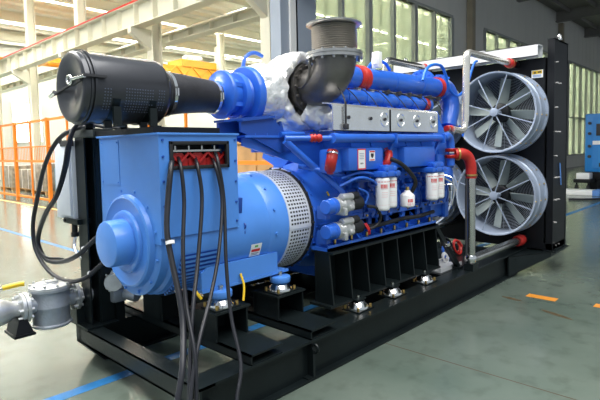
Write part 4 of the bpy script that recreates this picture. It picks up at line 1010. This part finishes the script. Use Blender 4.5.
# ---------------------------------------------------------------- radiator
ra = thing('radiator', 'tall black radiator housing carrying four grey fans', 'radiator', (6.85, YC, .275))
RX = 6.60; RY0, RY1 = 1.97, 4.15
MB().bx(RX, 7.02, RY0+.10, RY1-.10, .36, 2.66).build('core_housing', RBLACK, ra)
MB().bx(RX-.004, RX, RY0+.11, RY1-.11, .36, 2.66).build('front_sheet', RBLACK, ra)
MB().bx(RX, 7.10, RY0, RY1, .286, .36).build('base_channel', RBLACK, ra)
for s, y in ((1, RY0), (-1, RY1)):
    a, b = sorted((y, y+s*.012)); fa, fb = sorted((y-s*.005, y+s*.075))
    m = MB().bx(6.62, 7.13, a, b, .275, 2.88).bx(6.60, 6.612, fa, fb, .275, 2.88).bx(7.12, 7.135, fa, fb, .275, 2.88).bx(6.60, 7.13, a, b+.0, 2.86, 2.88)
    po = m.build('side_post', RBLACK, ra)
    b_ = MB()
    for z in (.33, .62, .9, 1.18, 1.45, 1.75, 2.05, 2.35, 2.6):
        b_.bolts([(6.72, y-s*.0, z)], (0, -s, 0), .011, .016)
        if int(z*10) % 2: b_.bolts([(6.84, y, z)], (0, -s, 0), .011, .016)
    absorb(b_.build('bolt', CHROME, po), po)
    m = MB().torus((6.80, y, 2.917), (0, 1, 0), .032, .013, 22, 8).cyl((6.80, y, 2.878), (6.80, y, 2.895), .03); m.build('lifting_eye', CHROME, po)
    m = MB().bx(6.58, 7.14, *sorted((y-s*.05, y+s*.10)), .262, .277).bolts([(6.64, y-s*.03, .277), (6.95, y-s*.03, .277)], (0, 0, 1), .014, .03); m.build('foot_plate', BLACK, po)
    if s > 0: MB().tube([(6.83, y-.012, 1.36), (6.85, y-.016, 1.20), (6.88, y-.014, 1.08)], .008, 6).build('cable', BLUINK, po)
m = MB()                                         # header tank: a channel of pale grey sheet, open at the end
ty0, ty1 = 2.09, 4.10
m.bx(6.38, 6.392, ty0, ty1, 2.655, 2.80).bx(6.38, 6.56, ty0, ty1, 2.79, 2.80).bx(6.38, 6.42, ty0, ty1, 2.655, 2.665).bx(6.55, 6.56, ty0, ty1, 2.66, 2.80)
m.bx(6.56, 6.60, ty0+.1, ty0+.2, 2.66, 2.74).bx(6.56, 6.60, ty1-.2, ty1-.1, 2.66, 2.74)
ht = m.build('header_guard', TANK, ra, 'pale grey sheet metal channel along the top')
for yy in (2.75, 3.35): MB().bx(6.42, 6.52, yy, yy+.09, 2.80, 2.815).build('lug', TANK, ht)
m = MB().use(WHITE).bx(RX-.008, RX-.004, 2.095, 2.23, 2.42, 2.515).use(YEL).bx(RX-.0095, RX-.008, 2.105, 2.22, 2.468, 2.508).use(INK)
m.prism([(RX-.0105, 2.205, 2.475), (RX-.0105, 2.17, 2.475), (RX-.0105, 2.1875, 2.502)], (.001, 0, 0)).bx(RX-.0105, RX-.0095, 2.115, 2.155, 2.480, 2.497).use(BLUINK)
for k in range(3): m.bx(RX-.0095, RX-.008, 2.115, 2.21, 2.430+k*.011, 2.435+k*.011)
m.build('warning_sign', None, ra, 'white and yellow warning sign')

# ---------------------------------------------------------------- cooling fans
FC = [(2.535, 2.005), (2.535, .97), (3.585, 2.005), (3.585, .97)]
FL = ['upper near cooling fan, below the yellow warning sign on the radiator', 'lower near cooling fan, behind the vertical steel pipe with the red hose',
      'upper far cooling fan, mostly hidden behind the blue engine', 'lower far cooling fan, partly hidden behind the white filters']
def make_fan(y, z, label):
    t = thing('cooling_fan', label, 'fan', (6.40, y, z), 'radiator fans'); c = lambda xx: (xx, y, z)
    m = MB().lathe((0, y, z), X1, [(6.205, .478), (6.20, .485), (6.20, .500), (6.225, .500), (6.228, .488), (6.36, .486), (6.37, .500), (6.40, .500), (6.402, .488), (6.56, .488), (6.565, .515), (6.596, .515), (6.596, .47), (6.23, .472), (6.205, .478)], 72, cap=False)
    cw = m.build('cowl', GREY, t)
    b = MB()
    for i in range(16):
        a = 2*PI*i/16+.1; b.bolts([(6.563, y+math.cos(a)*.501, z+math.sin(a)*.501)], (-1, 0, 0), .010, .010)
        d = (0, math.cos(a), math.sin(a)); b.bolts([(6.385, y+math.cos(a)*.498, z+math.sin(a)*.498)], d, .009, .008)
        if i % 2 == 0: b.bolts([(6.212, y+math.cos(a)*.499, z+math.sin(a)*.499)], d, .010, .006)
    absorb(b.build('bolt', BRASS, cw), cw)
    m = MB().bcyl(c(6.175), c(6.21), .052, .006, 30).bcyl(c(6.21), c(6.36), .030, .004, 20)
    for i in range(8):
        a = 2*PI*i/8+.32; d = Vector((0, math.cos(a), math.sin(a)))
        m.bar(Vector(c(6.20))+d*.045, Vector(c(6.215))+d*.485, .0095, .012)
    m.build('spider', GREY, t)
    m = MB()
    for k in range(20): m.torus(c(6.52), X1, .12+k*.0184, .0030, 56, 5)
    for i in range(12):
        a = 2*PI*i/12; d = Vector((0, math.cos(a), math.sin(a))); m.bar(Vector(c(6.523))+d*.11, Vector(c(6.523))+d*.472, .004, .004)
    m.build('wire_guard', WIRE, t)
    MB().lathe((0, y, z), X1, [(6.36, 0), (6.36, .105), (6.37, .118), (6.50, .118), (6.51, .11), (6.51, 0)], 36).build('hub', RBLACK, t)
    for i in range(8):
        a = 2*PI*i/8+.12; d = Vector((0, math.cos(a), math.sin(a))); q = Vector((0, -math.sin(a), math.cos(a)))
        vs = []
        for k, (r, wd, tw) in enumerate(((.12, .055, .75), (.22, .062, .64), (.33, .064, .54), (.43, .060, .46))):
            ch = (q*math.cos(tw)+X1*math.sin(tw))*wd; nn = (X1*math.cos(tw)-q*math.sin(tw))*.004
            ctr = Vector(c(6.44))+d*r
            vs += [ctr-ch-nn, ctr+ch-nn, ctr+ch+nn, ctr-ch+nn]
        m = MB(); fs = []
        for k in range(3):
            for e in range(4): fs.append((k*4+e, k*4+(e+1) % 4, (k+1)*4+(e+1) % 4, (k+1)*4+e))
        fs += [(3, 2, 1, 0), (12, 13, 14, 15)]
        m.add(vs, fs).build('fan_blade', BLADE, t)
    return t
f0 = make_fan(FC[0][0], FC[0][1], FL[0])
for (y, z), lb in list(zip(FC, FL))[1:]:
    f = copy_tree(f0); f.location = (6.40, y, z); f['label'] = lb

# ---------------------------------------------------------------- loose wiring and items on the skid beside the radiator
hr = []
random.seed(5)
WC = [(RED, 'red'), (mat('bright_blue_hose', (.01, .16, .75)), 'blue'), (CABLE, 'black'), (CHROME, 'silver')]
cps = [('red', RED, (5.62, 2.72, .55), .085), ('blue', mat('bright_blue_hose', (.01, .16, .75)), (5.30, 2.70, .50), .075), ('black', CABLE, (5.46, 2.78, .50), .11), ('white', WHITE, (5.12, 2.62, .5), .05)]
for nm, mt_, c, R in cps:
    P = []
    for i in range(34):
        a = i*.42; rr = R*(1-.006*i); P.append((c[0]+rr*math.cos(a)*1.1+.004*i, c[1]+.35*rr*math.sin(a)+.003*i, c[2]+rr*math.sin(a)))
    lo = min(p[2] for p in P); P = [(a, b_, z-lo+.300) for a, b_, z in P]
    o = MB().tube(P, .012, 8, sub=3).build('wire_coil', mt_); rebase(tag(o, '%s coil of wire lying on the skid under the lower near fan' % nm, 'wire'), (c[0], c[1], .29))
dp = MB().bx(4.66, 5.9, 2.45, 3.75, .262, .286).build('deck_plate', BLACK); rebase(tag(dp, 'flat black deck plate on the skid in front of the radiator', 'plate'), (5.2, 3.1, .262))
tp = thing('battery_tray', 'pale metal tray on the skid between the engine stand and the radiator', 'tray', (4.95, 2.60, .286))
MB().bx(4.72, 5.20, 2.48, 2.72, .286, .302).bx(4.72, 5.20, 2.48, 2.488, .30, .33).bx(4.72, 5.20, 2.712, 2.72, .30, .33).build('pan', TANK, tp)
MB().bx(4.74, 4.76, 2.5, 2.7, .302, .33).build('rim', TANK, tp)
stt = thing('brace_strut', 'black diagonal strut from the engine foot down to the skid beside the radiator', 'strut', (4.85, 2.47, .286))
MB().bar((4.62, 2.50, .80), (5.02, 2.44, .31), .045, .045).build('tube', BLACK, stt)
MB().bx(4.97, 5.07, 2.40, 2.48, .286, .31).build('foot', BLACK, stt)
MB().bcyl((4.80, 2.455, .595), (4.815, 2.452, .565), .032, .004, 14).build('adjuster', CHROME, stt)
hp = MB().tube([(4.70, 3.2, .56), (5.2, 3.2, .56), (5.8, 3.2, .555), (6.2, 3.2, .55), (6.59, 3.2, .55)], .030, 14).build('drain_pipe', STEEL)
rebase(tag(hp, 'thin steel pipe running low to the radiator behind the wire coils', 'pipe'), (5.6, 3.2, .55))

# ---------------------------------------------------------------- gas train at the left end
gt = thing('gas_filter', 'grey cast round filter body with a bolted lid and flanges, beside the skid end', 'filter', (1.39, 3.9, .33))
gx, gy = 1.39, 3.90
m = MB().lathe((gx, gy, .325), (0, 0, 1), [(0, 0), (0, .125), (.012, .14), (.022, .14), (.03, .128), (.14, .128), (.148, .133), (.158, .133), (.166, .128), (.262, .128), (.27, .148), (.286, .148)], 44)
m.cyl((gx-.2, gy, .50), (gx+.19, gy, .50), .062)
m.build('body', IRON, gt)
m = MB().lathe((gx, gy, .611), (0, 0, 1), [(0, .148), (.018, .146), (.024, .135), (.026, .05), (.034, .045), (.034, 0)], 44)
m.bolts(ringpts((gx, gy, .63), (0, 0, 1), .132, 10), (0, 0, 1), .010, .018).bx(gx-.03, gx+.05, gy-.02, gy+.02, .64, .655)
m.build('lid', ALU, gt)
for xx in (gx-.19, gx+.165):
    m = MB().lathe((xx, gy, .50), X1, [(0, .055), (0, .108), (.024, .108), (.028, .07)], 36).bolts(ringpts((xx, gy, .50), X1, .086, 8), (-1, 0, 0), .012, .022).bolts(ringpts((xx+.024, gy, .50), X1, .086, 8), X1, .012, .022)
    m.build('flange', ALU, gt)
MB().bolts(ringpts((gx, gy, .337), (0, 0, 1), .128, 8), (0, 0, 1), .009, .02).build('bolt', ALU, gt)
MB().cyl((1.58, gy, .50), (1.95, gy-.10, .50), .055).build('outlet_pipe', IRON, gt)
MB().bx(1.55, 1.70, 3.84, 3.96, .286, .45).build('support_bracket', BLACK, gt)
bv = thing('ball_valve', 'grey flanged ball valve with a yellow handle beside the round filter', 'valve', (1.0, 3.9, .40))
m = MB().lathe((.60, gy, .50), X1, [(0, .06), (.2, .06), (.22, .10), (.245, .10), (.25, .07), (.30, .085), (.36, .098), (.42, .098), (.48, .085), (.53, .06), (.57, .06), (.574, .105), (.596, .105)], 36)
m.bolts(ringpts((1.17, gy, .50), X1, .086, 8), (-1, 0, 0), .012, .024).bolts(ringpts((.99, gy, .50), X1, .088, 8), (-1, 0, 0), .010, .02)
m.build('body', ALU, bv)
m = MB().bcyl((.99, gy, .59), (.99, gy, .655), .028, .004, 16).bar((.97, gy, .665), (1.12, gy-.02, .672), .03, .010); m.build('stem', STEEL, bv)
MB().tube([(1.07, gy-.015, .672), (1.14, gy-.03, .680), (1.20, gy-.045, .684)], .018, 12).build('handle', YEL, bv, 'yellow handle grip')
m = MB().prism([(1.11, gy-.10, .335), (1.23, gy-.10, .335), (1.195, gy-.08, .44), (1.145, gy-.08, .44)], (0, .20, 0)).bx(1.10, 1.24, gy-.11, gy+.11, .318, .336)
m.build('support_bracket', RBLACK, bv, 'black bracket under the flange')
gr = thing('gas_regulator', 'small dark metal regulator with bolts behind the alternator end bell', 'regulator', (1.84, 3.66, .286))
m = MB().lathe((1.80, 3.73, .60), (-.5, -1, .1), [(0, .05), (.01, .085), (.03, .085), (.036, .055), (.07, .05), (.08, .07), (.10, .065)], 26).bolts(ringpts((1.80, 3.73, .605), (-.5, -1, .1), .072, 8), (-.5, -1, .1), .009, .05)
m.build('diaphragm_case', ALU, gr); MB().bx(1.76, 1.90, 3.66, 3.80, .44, .54, .02).bcyl((1.84, 3.70, .54), (1.84, 3.70, .68), .035, .006).bcyl((1.86, 3.66, .50), (1.90, 3.55, .49), .045, .006).build('body', IRON, gr)
MB().bx(1.80, 1.87, 3.70, 3.76, .286, .44).build('support_leg', BLACK, gr)
# control cabinet on the far side of the post
cb = thing('control_cabinet', 'pale grey control cabinet hanging on the channel post of the skid', 'cabinet', (1.6, 4.0, 1.08))
MB().bx(1.585, 1.80, 3.885, 4.22, 1.085, 1.70, .012).build('body', CABI, cb)
MB().bx(1.565, 1.585, 3.90, 4.13, 1.12, 1.66, .005).build('door', CABI, cb)
MB().bcyl((1.570, 4.03, 1.70), (1.56, 4.03, 1.70), .028, .003, 16).bx(1.56, 1.60, 3.87, 4.03, 1.655, 1.70).build('hinge_bracket', INK, cb)
MB().bx(1.57, 1.80, 3.80, 4.05, 1.06, 1.10).bolts([(1.57, 4.02, 1.08)], (-1, 0, 0), .013, .012).build('bottom_bracket', BLACK, cb)
MB().bcyl((1.62, 3.97, 1.06), (1.62, 3.97, .98), .022, .004, 14).bcyl((1.62, 3.97, .985), (1.62, 3.97, .95), .03, .004, 14).build('cable_gland', RUB, cb)
MB().tube([(1.62, 3.97, .95), (1.60, 3.95, .88), (1.60, 3.90, .82), (1.62, 3.85, .79)], .012, 8).build('lead', CHROME, cb)
# thick cables looping down from the top of the post
LP = [([(1.62, 3.56, 1.79), (1.55, 3.714, 1.776), (1.50, 3.902, 1.703), (1.46, 4.073, 1.516), (1.45, 4.252, 1.236), (1.45, 4.371, 1.025), (1.45, 4.333, .824), (1.47, 4.113, .674), (1.50, 3.847, .641), (1.53, 3.614, .696), (1.59, 3.48, .80), (1.66, 3.43, .86)], 'outer thick black cable looping from the post top to the alternator end', .0165),
      ([(1.64, 3.60, 1.80), (1.55, 3.693, 1.79), (1.50, 3.686, 1.697), (1.48, 3.728, 1.518), (1.46, 3.869, 1.294), (1.45, 4.099, 1.128), (1.45, 4.277, .913), (1.46, 4.175, .779), (1.48, 3.929, .778), (1.50, 3.644, .866), (1.585, 3.50, 1.0), (1.66, 3.42, 1.06)], 'inner thick black cable looping from the post top to the alternator end', .018),
      ([(1.60, 3.64, 1.80), (1.53, 3.66, 1.80), (1.47, 3.665, 1.66), (1.455, 3.71, 1.50), (1.44, 3.86, 1.27), (1.43, 4.08, 1.10), (1.43, 4.24, .92), (1.45, 4.16, .80), (1.50, 3.92, .80)], 'thin black cable running beside the inner thick cable', .009)]
for p, lb, r in LP:
    if r < .015:
        rebase(tag(MB().tube(p, r, 10).build('hanging_cable', CABLE), lb, 'cable', 'cables looping from the channel post'), p[0]); continue
    t = thing('hanging_cable', lb, 'cable', p[0], 'cables looping from the channel post')
    MB().tube(p, r, 12).build('sheath', CABLE, t)
    if True:
        a, b = Vector(p[-3]), Vector(p[-2]); MB().lathe(a+(b-a)*.3, b-a, [(0, r), (0, r+.005), (.012, r+.005), (.012, r)], 14, cap=False).build('cable_tie', WHITE, t, 'white tie')
o = MB().tube([(1.60, 3.75, 1.776), (1.57, 3.73, 1.84), (1.60, 3.65, 1.86), (1.66, 3.60, 1.80), (1.85, 3.45, 1.77), (2.0, 3.3, 1.765)], .012, 8).build('hanging_cable', CABLE)
rebase(tag(o, 'small black cable loop standing up on top of the channel post', 'cable'), (1.6, 3.7, 1.78))
